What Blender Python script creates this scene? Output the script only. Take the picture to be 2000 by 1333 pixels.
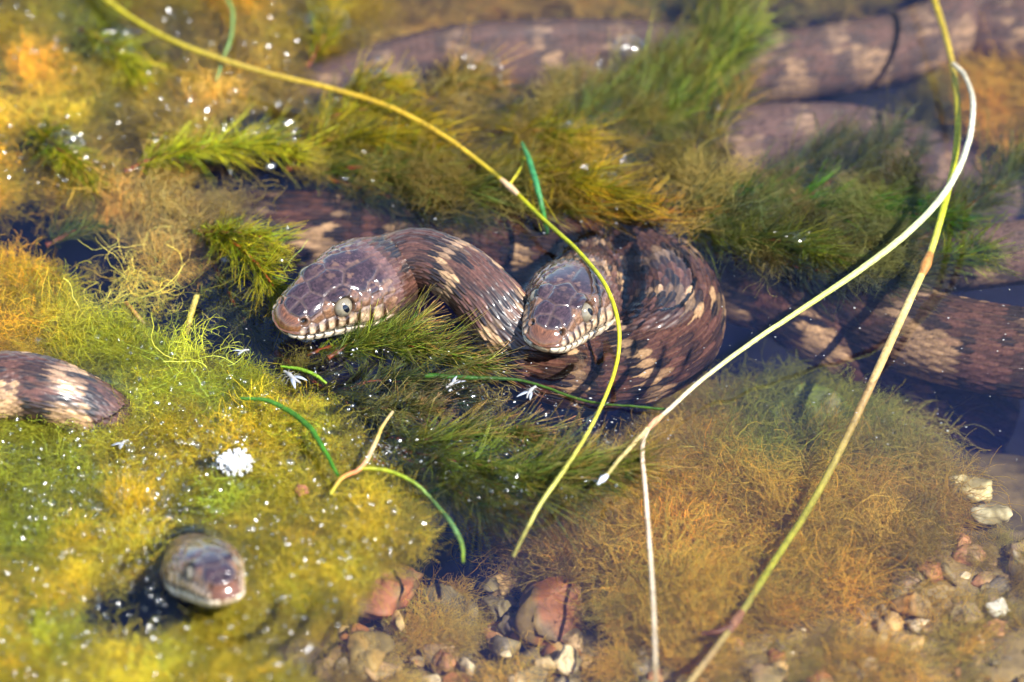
import bpy, math, random
import numpy as np
from mathutils import Vector

for o in list(bpy.data.objects):
    bpy.data.objects.remove(o)
SC = bpy.context.scene
COL = SC.collection
RNG = np.random.default_rng(7)
random.seed(7)
PI = math.pi

# ------------------------------------------------------------------ camera
ELEV = math.radians(40.0)
DIST = 2.0
LENS = 197.8
CAMPOS = np.array([0.0, -DIST * math.cos(ELEV), DIST * math.sin(ELEV)])
FWD = np.array([0.0, math.cos(ELEV), -math.sin(ELEV)])
UPV = np.array([0.0, math.sin(ELEV), math.cos(ELEV)])
RIGHT = np.array([1.0, 0.0, 0.0])


def P(px, py, z=0.0):
    """photo pixel (2000x1333) -> point on the horizontal plane at height z"""
    X = (px - 1000.0) / 2000.0 * 36.0 / LENS
    Y = (666.5 - py) / 2000.0 * 36.0 / LENS
    d = FWD + X * RIGHT + Y * UPV
    t = (z - CAMPOS[2]) / d[2]
    return CAMPOS + t * d


cam_d = bpy.data.cameras.new('camera')
cam = bpy.data.objects.new('camera', cam_d)
COL.objects.link(cam)
cam.location = CAMPOS
cam.rotation_euler = (PI / 2 - ELEV, 0, 0)
cam_d.lens = LENS
cam_d.sensor_width = 36.0
cam_d.clip_start = 0.05
cam_d.clip_end = 100.0
cam_d.dof.use_dof = True
cam_d.dof.focus_distance = float(np.dot(P(690, 600, 0.014) - CAMPOS, FWD))
cam_d.dof.aperture_fstop = 5.6
SC.camera = cam

# ------------------------------------------------------------------ light
SUN_AZ = math.radians(-42.0)      # measured from +x, negative = towards the camera
SUN_EL = math.radians(50.0)
sun_vec = np.array([math.cos(SUN_EL) * math.cos(SUN_AZ), math.cos(SUN_EL) * math.sin(SUN_AZ), math.sin(SUN_EL)])
sun_d = bpy.data.lights.new('sun', 'SUN')
sun_d.energy = 5.0
sun_d.angle = math.radians(0.53)
sun_d.color = (1.0, 0.955, 0.88)
sun = bpy.data.objects.new('sun', sun_d)
COL.objects.link(sun)
sun.rotation_euler = Vector(sun_vec).to_track_quat('Z', 'Y').to_euler()
sun.location = tuple(sun_vec * 3)

world = bpy.data.worlds.new('World')
SC.world = world
world.use_nodes = True
wn = world.node_tree.nodes
wl = world.node_tree.links
bg = wn['Background']
sky = wn.new('ShaderNodeTexSky')
sky.sky_type = 'NISHITA'
sky.sun_disc = False
sky.sun_elevation = SUN_EL
# sky texture: rotation 0 puts the sun on +y, positive turns clockwise seen from above
sky.sun_rotation = PI / 2 - SUN_AZ
sky.air_density = 1.0
sky.dust_density = 0.3
sky.ozone_density = 2.0
wl.new(sky.outputs[0], bg.inputs[0])
bg.inputs[1].default_value = 0.14

SC.view_settings.view_transform = 'Standard'
SC.view_settings.look = 'None'
SC.view_settings.exposure = 1.08
SC.view_settings.gamma = 1.0
SC.render.engine = 'CYCLES'
SC.cycles.use_denoising = True
SC.cycles.max_bounces = 5
SC.cycles.diffuse_bounces = 2
SC.cycles.glossy_bounces = 2
SC.cycles.transmission_bounces = 4
SC.cycles.transparent_max_bounces = 8
SC.cycles.caustics_reflective = False
SC.cycles.caustics_refractive = False
SC.cycles.sample_clamp_indirect = 6.0
SC.cycles.use_adaptive_sampling = True
SC.cycles.adaptive_threshold = 0.04


# ------------------------------------------------------------------ helpers
def lin(c):
    c = np.asarray(c, float) / 255.0
    return np.where(c <= 0.04045, c / 12.92, ((c + 0.055) / 1.055) ** 2.4)


def tag(o, label=None, cat=None, group=None, kind=None):
    if label:
        o['label'] = label
    if cat:
        o['category'] = cat
    if group:
        o['group'] = group
    if kind:
        o['kind'] = kind
    return o


def empty(name, loc, label=None, cat=None, group=None):
    o = bpy.data.objects.new(name, None)
    o.empty_display_size = 0.01
    COL.objects.link(o)
    o.location = [float(v) for v in loc]
    return tag(o, label, cat, group)


def make_mesh(name, V, F, col=None, mat=None, smooth=True, extra=None):
    """V (n,3); F list of int arrays with 3 or 4 columns; col (n,3|4)"""
    V = np.ascontiguousarray(V, dtype=np.float32)
    if not isinstance(F, list):
        F = [F]
    F = [np.asarray(f, dtype=np.int32) for f in F if len(f)]
    me = bpy.data.meshes.new(name)
    me.vertices.add(len(V))
    me.vertices.foreach_set('co', V.ravel())
    if F:
        loops = np.concatenate([f.ravel() for f in F])
        tot = np.concatenate([np.full(len(f), f.shape[1], np.int32) for f in F])
        start = np.concatenate([[0], np.cumsum(tot)[:-1]]).astype(np.int32)
        me.loops.add(len(loops))
        me.loops.foreach_set('vertex_index', loops)
        me.polygons.add(len(tot))
        me.polygons.foreach_set('loop_start', start)
        me.polygons.foreach_set('loop_total', tot)
        if smooth:
            me.polygons.foreach_set('use_smooth', np.ones(len(tot), bool))
    me.update(calc_edges=True)
    if col is not None:
        col = np.asarray(col, np.float32)
        if col.shape[1] == 3:
            col = np.concatenate([col, np.ones((len(col), 1), np.float32)], 1)
        a = me.attributes.new('Col', 'FLOAT_COLOR', 'POINT')
        a.data.foreach_set('color', np.ascontiguousarray(col).ravel())
    if extra:
        for k, (typ, arr) in extra.items():
            a = me.attributes.new(k, typ, 'POINT')
            key = {'FLOAT': 'value', 'INT': 'value', 'BOOLEAN': 'value', 'FLOAT_VECTOR': 'vector', 'FLOAT_COLOR': 'color'}[typ]
            a.data.foreach_set(key, np.ascontiguousarray(arr).ravel())
    if mat is not None:
        me.materials.append(mat)
    return me


def add_obj(name, me, parent=None, loc=None):
    o = bpy.data.objects.new(name, me)
    COL.objects.link(o)
    if parent is not None:
        o.parent = parent
    if loc is not None:
        o.location = [float(v) for v in loc]
    return o


def local(V, parent):
    return np.asarray(V) - np.array(parent.location)[None, :]


def pchip(x, xp, fp):
    xp = np.asarray(xp, float)
    fp = np.asarray(fp, float)
    h = np.diff(xp)
    d = np.diff(fp) / h
    m = np.zeros_like(fp)
    for i in range(1, len(xp) - 1):
        if d[i - 1] * d[i] > 0:
            w1 = 2 * h[i] + h[i - 1]
            w2 = h[i] + 2 * h[i - 1]
            m[i] = (w1 + w2) / (w1 / d[i - 1] + w2 / d[i])
    m[0], m[-1] = d[0], d[-1]
    x = np.clip(x, xp[0], xp[-1])
    k = np.clip(np.searchsorted(xp, x) - 1, 0, len(xp) - 2)
    t = (x - xp[k]) / h[k]
    return ((2 * t ** 3 - 3 * t ** 2 + 1) * fp[k] + (t ** 3 - 2 * t ** 2 + t) * h[k] * m[k]
            + (-2 * t ** 3 + 3 * t ** 2) * fp[k + 1] + (t ** 3 - t ** 2) * h[k] * m[k + 1])


def spline(pts, n=40):
    """Catmull-Rom through rows of pts (any columns) -> dense rows"""
    p = np.asarray(pts, float)
    p = np.vstack([2 * p[0] - p[1], p, 2 * p[-1] - p[-2]])
    out = []
    t = np.linspace(0, 1, n, endpoint=False)[:, None]
    for i in range(1, len(p) - 2):
        a, b, c, d = p[i - 1], p[i], p[i + 1], p[i + 2]
        out.append(0.5 * ((2 * b) + (-a + c) * t + (2 * a - 5 * b + 4 * c - d) * t ** 2 + (-a + 3 * b - 3 * c + d) * t ** 3))
    out.append(p[-2][None, :])
    return np.vstack(out)


def resample(rows, s):
    seg = np.linalg.norm(np.diff(rows[:, :3], axis=0), axis=1)
    a = np.concatenate([[0], np.cumsum(seg)])
    return np.stack([np.interp(s, a, rows[:, k]) for k in range(rows.shape[1])], 1), a[-1]


_perm = np.random.default_rng(3).integers(0, 2 ** 31, 4096)


def hash01(*ints):
    h = np.zeros(np.shape(ints[0]), np.int64)
    for k, i in enumerate(ints):
        h = _perm[(h + np.asarray(i, np.int64) * (k * 2 + 1)) % 4096]
    return (h % 100003) / 100003.0


def vnoise2(x, y, seed=0):
    xi, yi = np.floor(x).astype(int), np.floor(y).astype(int)
    fx, fy = x - xi, y - yi
    fx, fy = fx * fx * (3 - 2 * fx), fy * fy * (3 - 2 * fy)
    a = hash01(xi, yi, np.full_like(xi, seed)); b = hash01(xi + 1, yi, np.full_like(xi, seed))
    c = hash01(xi, yi + 1, np.full_like(xi, seed)); d = hash01(xi + 1, yi + 1, np.full_like(xi, seed))
    return (a * (1 - fx) + b * fx) * (1 - fy) + (c * (1 - fx) + d * fx) * fy


def fbm2(x, y, seed=0, oct=3):
    v = 0; amp = 0.5; tot = 0
    for k in range(oct):
        v = v + amp * vnoise2(x * 2 ** k + 17.3 * k, y * 2 ** k - 9.1 * k, seed + k)
        tot += amp; amp *= 0.5
    return v / tot


def tubes(paths, radius, sides=3, cols=None, taper=True):
    """paths (n,m,3); radius scalar | (n,) | (n,m); cols (n,3) | (n,m,3) -> V, F, C"""
    paths = np.asarray(paths, float)
    n, m, _ = paths.shape
    T = np.gradient(paths, axis=1)
    T /= np.linalg.norm(T, axis=2, keepdims=True) + 1e-12
    ref = np.where(np.abs(T[:, :, 2:3]) > 0.9, np.array([1.0, 0, 0]), np.array([0, 0, 1.0]))
    A = np.cross(T, ref); A /= np.linalg.norm(A, axis=2, keepdims=True) + 1e-12
    B = np.cross(T, A)
    r = np.asarray(radius, float)
    if r.ndim == 0:
        r = np.full((n, m), float(r))
    elif r.ndim == 1:
        r = np.repeat(r[:, None], m, 1)
    if taper:
        r = r * np.linspace(1.0, 0.45, m)[None, :]
    ang = np.arange(sides) / sides * 2 * PI
    V = paths[:, :, None, :] + r[:, :, None, None] * (np.cos(ang)[None, None, :, None] * A[:, :, None, :] + np.sin(ang)[None, None, :, None] * B[:, :, None, :])
    V = V.reshape(-1, 3)
    idx = np.arange(n * m * sides).reshape(n, m, sides)
    a = idx[:, :-1, :]; b = np.roll(a, -1, 2); c = idx[:, 1:, :]; d = np.roll(c, -1, 2)
    F = np.stack([a, b, d, c], -1).reshape(-1, 4)
    C = None
    if cols is not None:
        cols = np.asarray(cols, float)
        if cols.ndim == 2:
            cols = np.repeat(cols[:, None, :], m, 1)
        C = np.repeat(cols[:, :, None, :], sides, 2).reshape(-1, cols.shape[-1])
    return V, F, C


def merge(parts):
    V, F, C, off = [], {3: [], 4: []}, [], 0
    for v, f, c in parts:
        V.append(v); C.append(c)
        for ff in (f if isinstance(f, list) else [f]):
            F[ff.shape[1]].append(ff + off)
        off += len(v)
    return np.vstack(V), [np.vstack(x) for x in F.values() if x], np.vstack(C)


def uvsphere(c, r, seg=10, rings=6, scale=(1, 1, 1)):
    th = np.linspace(0, PI, rings + 1)
    ph = np.arange(seg) / seg * 2 * PI
    V = np.stack([np.sin(th)[:, None] * np.cos(ph)[None], np.sin(th)[:, None] * np.sin(ph)[None], np.cos(th)[:, None] + 0 * ph[None]], -1)
    V = V.reshape(-1, 3) * r * np.array(scale) + np.array(c)
    i = np.arange((rings + 1) * seg).reshape(rings + 1, seg)
    a = i[:-1]; b = np.roll(a, -1, 1); cc = i[1:]; d = np.roll(cc, -1, 1)
    return V, np.stack([a, cc, d, b], -1).reshape(-1, 4)


# ------------------------------------------------------------------ materials
def new_mat(name):
    m = bpy.data.materials.new(name)
    m.use_nodes = True
    nt = m.node_tree
    for n in list(nt.nodes):
        nt.nodes.remove(n)
    out = nt.nodes.new('ShaderNodeOutputMaterial')
    return m, nt, out


def attr(nt, name='Col', typ='GEOMETRY'):
    a = nt.nodes.new('ShaderNodeAttribute')
    a.attribute_name = name
    a.attribute_type = typ
    return a


def mat_skin():
    m, nt, out = new_mat('snake_skin')
    b = nt.nodes.new('ShaderNodeBsdfPrincipled')
    a = attr(nt)
    tc = nt.nodes.new('ShaderNodeTexCoord')
    ns = nt.nodes.new('ShaderNodeTexNoise'); ns.inputs['Scale'].default_value = 900; ns.inputs['Detail'].default_value = 4
    nt.links.new(tc.outputs['Object'], ns.inputs['Vector'])
    mr = nt.nodes.new('ShaderNodeMapRange'); mr.inputs[1].default_value = 0.3; mr.inputs[2].default_value = 0.7; mr.inputs[3].default_value = 0.72; mr.inputs[4].default_value = 1.25
    nt.links.new(ns.outputs[0], mr.inputs[0])
    mx = nt.nodes.new('ShaderNodeVectorMath'); mx.operation = 'SCALE'
    nt.links.new(a.outputs['Color'], mx.inputs[0]); nt.links.new(mr.outputs[0], mx.inputs['Scale'])
    nt.links.new(mx.outputs[0], b.inputs['Base Color'])
    nt.links.new(a.outputs['Alpha'], b.inputs['Roughness'])
    cw = nt.nodes.new('ShaderNodeMapRange'); cw.inputs[1].default_value = 0.15; cw.inputs[2].default_value = 0.8; cw.inputs[3].default_value = 0.65; cw.inputs[4].default_value = 0.0
    nt.links.new(a.outputs['Alpha'], cw.inputs[0]); nt.links.new(cw.outputs[0], b.inputs['Coat Weight'])
    sp = nt.nodes.new('ShaderNodeMapRange'); sp.inputs[1].default_value = 0.45; sp.inputs[2].default_value = 0.8; sp.inputs[3].default_value = 0.6; sp.inputs[4].default_value = 0.05
    nt.links.new(a.outputs['Alpha'], sp.inputs[0]); nt.links.new(sp.outputs[0], b.inputs['Specular IOR Level'])
    b.inputs['Coat Roughness'].default_value = 0.12
    bp = nt.nodes.new('ShaderNodeBump'); bp.inputs['Strength'].default_value = 0.25; bp.inputs['Distance'].default_value = 0.0003
    nt.links.new(ns.outputs[0], bp.inputs['Height'])
    nt.links.new(bp.outputs[0], b.inputs['Normal'])
    nt.links.new(b.outputs[0], out.inputs[0])
    return m


def mat_attr(name, rough=0.5, trans=0.3, spec=0.4, noise=0.0, nscale=300):
    """vertex-coloured leaf/stem/stone with optional translucency and noise mottling"""
    m, nt, out = new_mat(name)
    b = nt.nodes.new('ShaderNodeBsdfPrincipled')
    a = attr(nt)
    colour = a.outputs['Color']
    if noise > 0:
        tc = nt.nodes.new('ShaderNodeTexCoord')
        ns = nt.nodes.new('ShaderNodeTexNoise'); ns.inputs['Scale'].default_value = nscale; ns.inputs['Detail'].default_value = 6; ns.inputs['Roughness'].default_value = 0.65
        nt.links.new(tc.outputs['Object'], ns.inputs['Vector'])
        mr = nt.nodes.new('ShaderNodeMapRange'); mr.inputs[1].default_value = 0.3; mr.inputs[2].default_value = 0.7
        mr.inputs[3].default_value = 1 - noise; mr.inputs[4].default_value = 1 + noise
        nt.links.new(ns.outputs[0], mr.inputs[0])
        mx = nt.nodes.new('ShaderNodeVectorMath'); mx.operation = 'SCALE'
        nt.links.new(colour, mx.inputs[0]); nt.links.new(mr.outputs[0], mx.inputs['Scale'])
        colour = mx.outputs[0]
        bp = nt.nodes.new('ShaderNodeBump'); bp.inputs['Strength'].default_value = 0.5; bp.inputs['Distance'].default_value = 0.0008
        nt.links.new(ns.outputs[0], bp.inputs['Height']); nt.links.new(bp.outputs[0], b.inputs['Normal'])
    nt.links.new(colour, b.inputs['Base Color'])
    b.inputs['Roughness'].default_value = rough
    b.inputs['Specular IOR Level'].default_value = spec
    if trans > 0:
        t = nt.nodes.new('ShaderNodeBsdfTranslucent')
        nt.links.new(colour, t.inputs[0])
        mix = nt.nodes.new('ShaderNodeMixShader'); mix.inputs[0].default_value = trans
        nt.links.new(b.outputs[0], mix.inputs[1]); nt.links.new(t.outputs[0], mix.inputs[2])
        nt.links.new(mix.outputs[0], out.inputs[0])
    else:
        nt.links.new(b.outputs[0], out.inputs[0])
    return m


def mat_tuft():
    m, nt, out = new_mat('algae_filament')
    a = attr(nt, 'tuft_col', 'INSTANCER')
    v = attr(nt, 'Col')
    mul = nt.nodes.new('ShaderNodeMix'); mul.data_type = 'RGBA'; mul.blend_type = 'MULTIPLY'; mul.inputs[0].default_value = 1.0
    nt.links.new(a.outputs['Color'], mul.inputs[6]); nt.links.new(v.outputs['Color'], mul.inputs[7])
    b = nt.nodes.new('ShaderNodeBsdfPrincipled')
    b.inputs['Roughness'].default_value = 0.4
    b.inputs['Specular IOR Level'].default_value = 0.35
    t = nt.nodes.new('ShaderNodeBsdfTranslucent')
    mix = nt.nodes.new('ShaderNodeMixShader'); mix.inputs[0].default_value = 0.5
    nt.links.new(mul.outputs[2], b.inputs['Base Color']); nt.links.new(mul.outputs[2], t.inputs[0])
    nt.links.new(b.outputs[0], mix.inputs[1]); nt.links.new(t.outputs[0], mix.inputs[2])
    nt.links.new(mix.outputs[0], out.inputs[0])
    return m


def mat_film(name, ior=1.33, tint=(0.94, 0.96, 0.95), rough=0.01, bump=0.0, volume=None, bead=False):
    """clear water surface: Fresnel reflection over a clear layer"""
    m, nt, out = new_mat(name)
    fr = nt.nodes.new('ShaderNodeFresnel'); fr.inputs[0].default_value = ior
    if bead:
        geo = nt.nodes.new('ShaderNodeNewGeometry')
        mrb = nt.nodes.new('ShaderNodeMapRange'); mrb.inputs[3].default_value = ior; mrb.inputs[4].default_value = 1.0 / ior
        nt.links.new(geo.outputs['Backfacing'], mrb.inputs[0]); nt.links.new(mrb.outputs[0], fr.inputs[0])
    tr = nt.nodes.new('ShaderNodeBsdfTransparent'); tr.inputs[0].default_value = (*tint, 1)
    gl = nt.nodes.new('ShaderNodeBsdfGlossy'); gl.inputs['Roughness'].default_value = rough
    mix = nt.nodes.new('ShaderNodeMixShader')
    nt.links.new(fr.outputs[0], mix.inputs[0]); nt.links.new(tr.outputs[0], mix.inputs[1]); nt.links.new(gl.outputs[0], mix.inputs[2])
    if bump > 0:
        tc = nt.nodes.new('ShaderNodeTexCoord')
        ns = nt.nodes.new('ShaderNodeTexNoise'); ns.inputs['Scale'].default_value = 28; ns.inputs['Detail'].default_value = 2
        nt.links.new(tc.outputs['Object'], ns.inputs['Vector'])
        bp = nt.nodes.new('ShaderNodeBump'); bp.inputs['Strength'].default_value = bump; bp.inputs['Distance'].default_value = 0.002
        nt.links.new(ns.outputs[0], bp.inputs['Height'])
        nt.links.new(bp.outputs[0], gl.inputs['Normal']); nt.links.new(bp.outputs[0], fr.inputs['Normal'])
    if volume:
        vs = nt.nodes.new('ShaderNodeVolumePrincipled')
        vs.inputs['Color'].default_value = (*volume[0], 1); vs.inputs['Density'].default_value = volume[1]; vs.inputs['Anisotropy'].default_value = 0.2
        nt.links.new(vs.outputs[0], out.inputs['Volume'])
    nt.links.new(mix.outputs[0], out.inputs[0])
    return m


def mat_plain(name, col, rough=0.5, spec=0.5, trans=0.0):
    m, nt, out = new_mat(name)
    b = nt.nodes.new('ShaderNodeBsdfPrincipled')
    b.inputs['Base Color'].default_value = (*col, 1)
    b.inputs['Roughness'].default_value = rough
    b.inputs['Specular IOR Level'].default_value = spec
    nt.links.new(b.outputs[0], out.inputs[0])
    return m


M_SKIN = mat_skin()
M_LEAF = mat_attr('water_weed', 0.33, 0.35, 0.5)
M_STEM = mat_attr('grass_stem', 0.42, 0.12, 0.4, 0.38, 420)
M_STONE = mat_attr('wet_stone', 0.6, 0.0, 0.4, 0.35, 160)
M_BED = mat_attr('pond_mud', 0.8, 0.0, 0.2, 0.45, 120)
M_MAT = mat_attr('algae_mass', 0.6, 0.0, 0.3, 0.5, 420)
M_TUFT = mat_tuft()
M_WATER = mat_film('pond_water', 1.48, (0.95, 0.96, 0.96), 0.012, 0.25, volume=((0.13, 0.17, 0.95), 1.7))
M_BUBBLE = mat_film('bubble_film', 1.75, (0.98, 0.99, 0.98), 0.10, bead=True)
M_GLINT = mat_film('glint_drop', 1.9, (0.98, 0.99, 0.98), 0.14, bead=True)
M_PUPIL = mat_plain('eye_pupil', (0.004, 0.005, 0.012), 0.06, 0.8)
M_EYE = mat_attr('eye_iris', 0.08, 0.0, 0.8)
M_FLUFF = mat_attr('pale_fluff', 0.6, 0.35, 0.4)

# ------------------------------------------------------------------ setting
# pond bed: height from scattered depth readings, dark mud with an amber shelf
BEDPTS = [(-200, -200, -.12), (500, -100, -.05), (1000, -60, -.05), (1500, -60, -.06), (2100, -60, -.06), (2000, 180, -.07), (1800, 330, -.14), (1600, 200, -.12),
          (1200, 200, -.10), (800, 250, -.09), (300, 200, -.13), (0, 500, -.15), (400, 600, -.15), (850, 620, -.14), (1300, 550, -.15), (1600, 700, -.16),
          (2000, 800, -.14), (2100, 880, -.13), (1900, 880, -.11), (1950, 960, -.058), (1980, 1100, -.045), (2100, 1300, -.03), (1600, 1300, -.035), (1750, 1120, -.04),
          (1500, 820, -.055), (1300, 850, -.06), (1700, 830, -.055), (1500, 950, -.04), (1250, 1000, -.045), (1350, 1150, -.04), (1150, 1080, -.055),
          (900, 1020, -.12), (980, 1080, -.10), (850, 1090, -.09), (1000, 1180, -.07), (1100, 1330, -.05), (850, 1250, -.06), (700, 1200, -.055), (700, 1350, -.045),
          (1000, 800, -.15), (1100, 780, -.15), (900, 900, -.13), (300, 900, -.12), (300, 1250, -.09), (0, 1000, -.12), (0, 1400, -.09), (1300, 1400, -.04)]
BP = np.array([[*P(a, b, z)[:2], z] for a, b, z in BEDPTS])


def bed_z(x, y):
    x = np.asarray(x, float); y = np.asarray(y, float)
    d2 = (x[..., None] - BP[:, 0]) ** 2 + (y[..., None] - BP[:, 1]) ** 2 + 1e-5
    w = 1.0 / d2 ** 1.6
    z = (w * BP[:, 2]).sum(-1) / w.sum(-1)
    return z + 0.008 * (fbm2(x * 60, y * 60, 11, 4) - 0.5) + 0.005 * (fbm2(x * 260, y * 260, 14, 3) - 0.5)


def warp_axis(n, span, near):
    t = np.linspace(-1, 1, n)
    return near * t + (span - near) * t ** 7


ax = warp_axis(210, 5.0, 0.42)
ay = warp_axis(210, 5.0, 0.46)
GX, GY = np.meshgrid(ax, ay, indexing='ij')
GZ = bed_z(GX, GY)
V = np.stack([GX, GY, GZ], -1).reshape(-1, 3)
ii = np.arange(210 * 210).reshape(210, 210)
F = np.stack([ii[:-1, :-1], ii[1:, :-1], ii[1:, 1:], ii[:-1, 1:]], -1).reshape(-1, 4)
n1 = fbm2(GX * 45, GY * 45, 21, 4)[..., None]
n2 = fbm2(GX * 130, GY * 130, 25, 3)[..., None]
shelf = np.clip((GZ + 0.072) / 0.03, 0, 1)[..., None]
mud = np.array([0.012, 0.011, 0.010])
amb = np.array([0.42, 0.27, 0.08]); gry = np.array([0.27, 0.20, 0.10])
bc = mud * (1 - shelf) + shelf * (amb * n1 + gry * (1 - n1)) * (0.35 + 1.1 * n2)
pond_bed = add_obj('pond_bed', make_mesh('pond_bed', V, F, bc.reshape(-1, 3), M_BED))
tag(pond_bed, 'dark muddy pond bed rising to an amber gravel shelf', 'pond bed', kind='structure')

# water surface: gentle ripples, domed up over weed that pushes through, menisci round the heads
HUMPS = [(225, 95, 55, 40, .0024), (120, 285, 60, 45, .0020), (520, 275, 75, 38, .0024), (640, -300, 60, 50, .0029), (720, -300, 55, 35, .0020), (700, 240, 130, 40, .0020),
         (1100, 255, 45, 28, .0016), (1170, 350, 90, 45, .0020), (930, 150, 60, 40, .0016), (1550, 470, 45, 22, .0016), (500, 480, 80, 45, .0020), (1230, -300, 60, 45, .0016),
         (840, 270, 40, 25, .0016), (450, 910, 45, 25, .0008)]
HB = [(P(a, b, 0)[:2], rx / 5500., ry / 5500. / math.sin(ELEV), h) for a, b, rx, ry, h in HUMPS]
CONTACT = []        # where the snakes break the surface

# ------------------------------------------------------------------ snakes
C_DARK = np.array([0.012, 0.009, 0.011])
C_BROWN = np.array([0.092, 0.038, 0.027])
C_TAN = np.array([0.35, 0.21, 0.105])
C_BELLY = np.array([0.55, 0.40, 0.20])
C_GREY = np.array([0.16, 0.115, 0.10])

# plates of the head: (s along the head, t round it from crown 0 to chin 1, plate id, kind)
PL = [(0.0, 0.2, 'rostral'), (.03, .30, 'rostral_m'), (.095, .075, 'internasal'), (.085, .27, 'nasal'), (.185, .085, 'prefrontal'), (.165, .20, 'prefrontal'), (.185, .31, 'loreal'), (.265, .29, 'preocular'),
      (.33, .0, 'frontal'), (.385, .0, 'frontal'), (.435, .0, 'frontal'), (.345, .165, 'supraocular'), (.40, .175, 'supraocular'), (.375, .30, 'eyeplate'), (.455, .25, 'postocular'), (.455, .33, 'postocular2'),
      (.525, .07, 'parietal'), (.60, .09, 'parietal'), (.67, .075, 'parietal'), (.56, .15, 'parietal'),
      (.535, .27, 'temporal1'), (.62, .21, 'temporal2'), (.625, .31, 'temporal3'), (.715, .16, 'temporal4'), (.72, .25, 'temporal5'), (.72, .34, 'temporal6'),
      (.075, .415, 'lab1'), (.145, .42, 'lab2'), (.21, .42, 'lab3'), (.28, .42, 'lab4'), (.355, .425, 'lab5'), (.44, .42, 'lab6'), (.53, .415, 'lab7'), (.63, .41, 'lab8'),
      (.03, .60, 'mental'), (.075, .575, 'low1'), (.135, .575, 'low2'), (.20, .575, 'low3'), (.275, .58, 'low4'), (.36, .58, 'low5'), (.45, .58, 'low6'), (.55, .58, 'low7'), (.66, .58, 'low8'),
      (.16, .72, 'chin1'), (.30, .75, 'chin2'), (.22, .9, 'chin3'), (.40, .70, 'gular1'), (.45, .85, 'gular2'), (.55, .72, 'gular3'), (.60, .88, 'gular4')]
HS = [0, .02, .06, .12, .22, .33, .45, .60, .74, .88, 1.0, 1.2]
HW = [0, .088, .138, .172, .206, .232, .262, .310, .338, .332, .290, .245]
HT = [0, .078, .128, .170, .218, .254, .278, .296, .300, .288, .268, .245]
HB_ = [0, .040, .070, .095, .120, .135, .150, .170, .185, .200, .212, .215]


def scale_field(U, Vc, lu, lv):
    """overlapping keeled scales on a (U along, Vc around) chart in metres.
    Returns height 0..1, edge darkness, ids"""
    best = np.full(U.shape, -1.0)
    edge = np.zeros(U.shape); keel = np.zeros(U.shape); grad = np.zeros(U.shape)
    bi = np.zeros(U.shape, int); bj = np.zeros(U.shape, int)
    iu0 = np.floor(U / lu).astype(int)
    for di in (-2, -1, 0, 1):
        i = iu0 + di
        off = 0.5 * (i & 1)
        j0 = np.round(Vc / lv - off).astype(int)
        for dj in (-1, 0, 1):
            j = j0 + dj
            du = (U - (i + 0.5) * lu) / lu             # -.5 .. along towards tail
            dv = (Vc - (j + off) * lv) / lv
            q = (du + 0.15) / 1.15                      # plate runs -1..1
            width = 0.62 * np.clip(1 - np.abs(q) ** 1.9, 0, None) ** 0.68 * (1 - 0.10 * q)
            inside = (np.abs(q) < 1) & (np.abs(dv) < width)
            r = np.abs(dv) / np.maximum(width, 1e-4)
            h = 0.30 + 0.62 * (q * 0.5 + 0.5) - 0.30 * r ** 2 + 0.24 * np.exp(-(dv / 0.075) ** 2) * np.clip(1 - np.abs(q) ** 4, 0, 1)
            h = np.where(inside, h, -1)
            up = h > best
            best = np.where(up, h, best)
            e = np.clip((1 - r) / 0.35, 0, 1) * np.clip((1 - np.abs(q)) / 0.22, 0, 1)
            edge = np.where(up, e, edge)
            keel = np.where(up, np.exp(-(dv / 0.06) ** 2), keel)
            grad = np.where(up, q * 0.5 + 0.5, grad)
            bi = np.where(up, i, bi); bj = np.where(up, j, bj)
    best = np.clip(best, 0, 1.3)
    return best, edge, keel, bi, bj, grad


def snake_colour(Uc, Vn, rnd, phase, period, tan):
    """Uc along (m), Vn -1..1 from one belly edge over the back to the other, banded pattern"""
    x = (Uc / period + phase) + 0.06 * np.sin(Uc * 190) + (rnd[0] - .5) * 0.16 + 0.38 * (fbm2(Uc * 60, Vn * 2.6 + 9, 61, 3) - .5) + 0.22 * (np.abs(Vn) < 0.3)
    f = x - np.floor(x)
    side = np.abs(Vn)
    # tan bar widens down the flank, dark border beside it
    half = 0.055 + 0.135 * np.clip((side - 0.22) / 0.5, 0, 1) + 0.05 * (rnd[1] - .5)
    half = half * tan
    d = np.abs(f - 0.5)
    bar = np.clip((half - d) / 0.05 + 0.5, 0, 1)
    border = np.clip(1 - np.abs(d - half - 0.09) / 0.085, 0, 1) + 0.5 * (fbm2(Uc * 170 + 5, Vn * 4 + 3, 71, 2) > 0.6)
    base = C_BROWN * (0.6 + 0.8 * rnd[1][..., None]) * (1 - 0.25 * (1 - side)[..., None])
    dk = np.clip(border * 1.7 - rnd[2] * 0.4, 0, 1)[..., None]
    c = base * (1 - dk) + C_DARK * dk
    tn = (C_TAN * (0.65 + 0.6 * rnd[2][..., None]))
    top = np.clip((0.28 - side) / 0.2, 0, 1)[..., None]
    tn = tn * (1 - 0.35 * top) + C_GREY * 0.35 * top
    b = bar[..., None]
    speck = (rnd[0] > 0.78)[..., None] * 0.75
    c = c * (1 - b) + tn * b * (1 - speck * 0.8) + C_DARK * b * speck * 0.8
    return c


def head_profile(s):
    q = np.sqrt(np.clip(s, 0, 1.2))
    hs = np.sqrt(np.array(HS))
    return pchip(q, hs, HW), pchip(q, hs, HT), pchip(q, hs, HB_)


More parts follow.
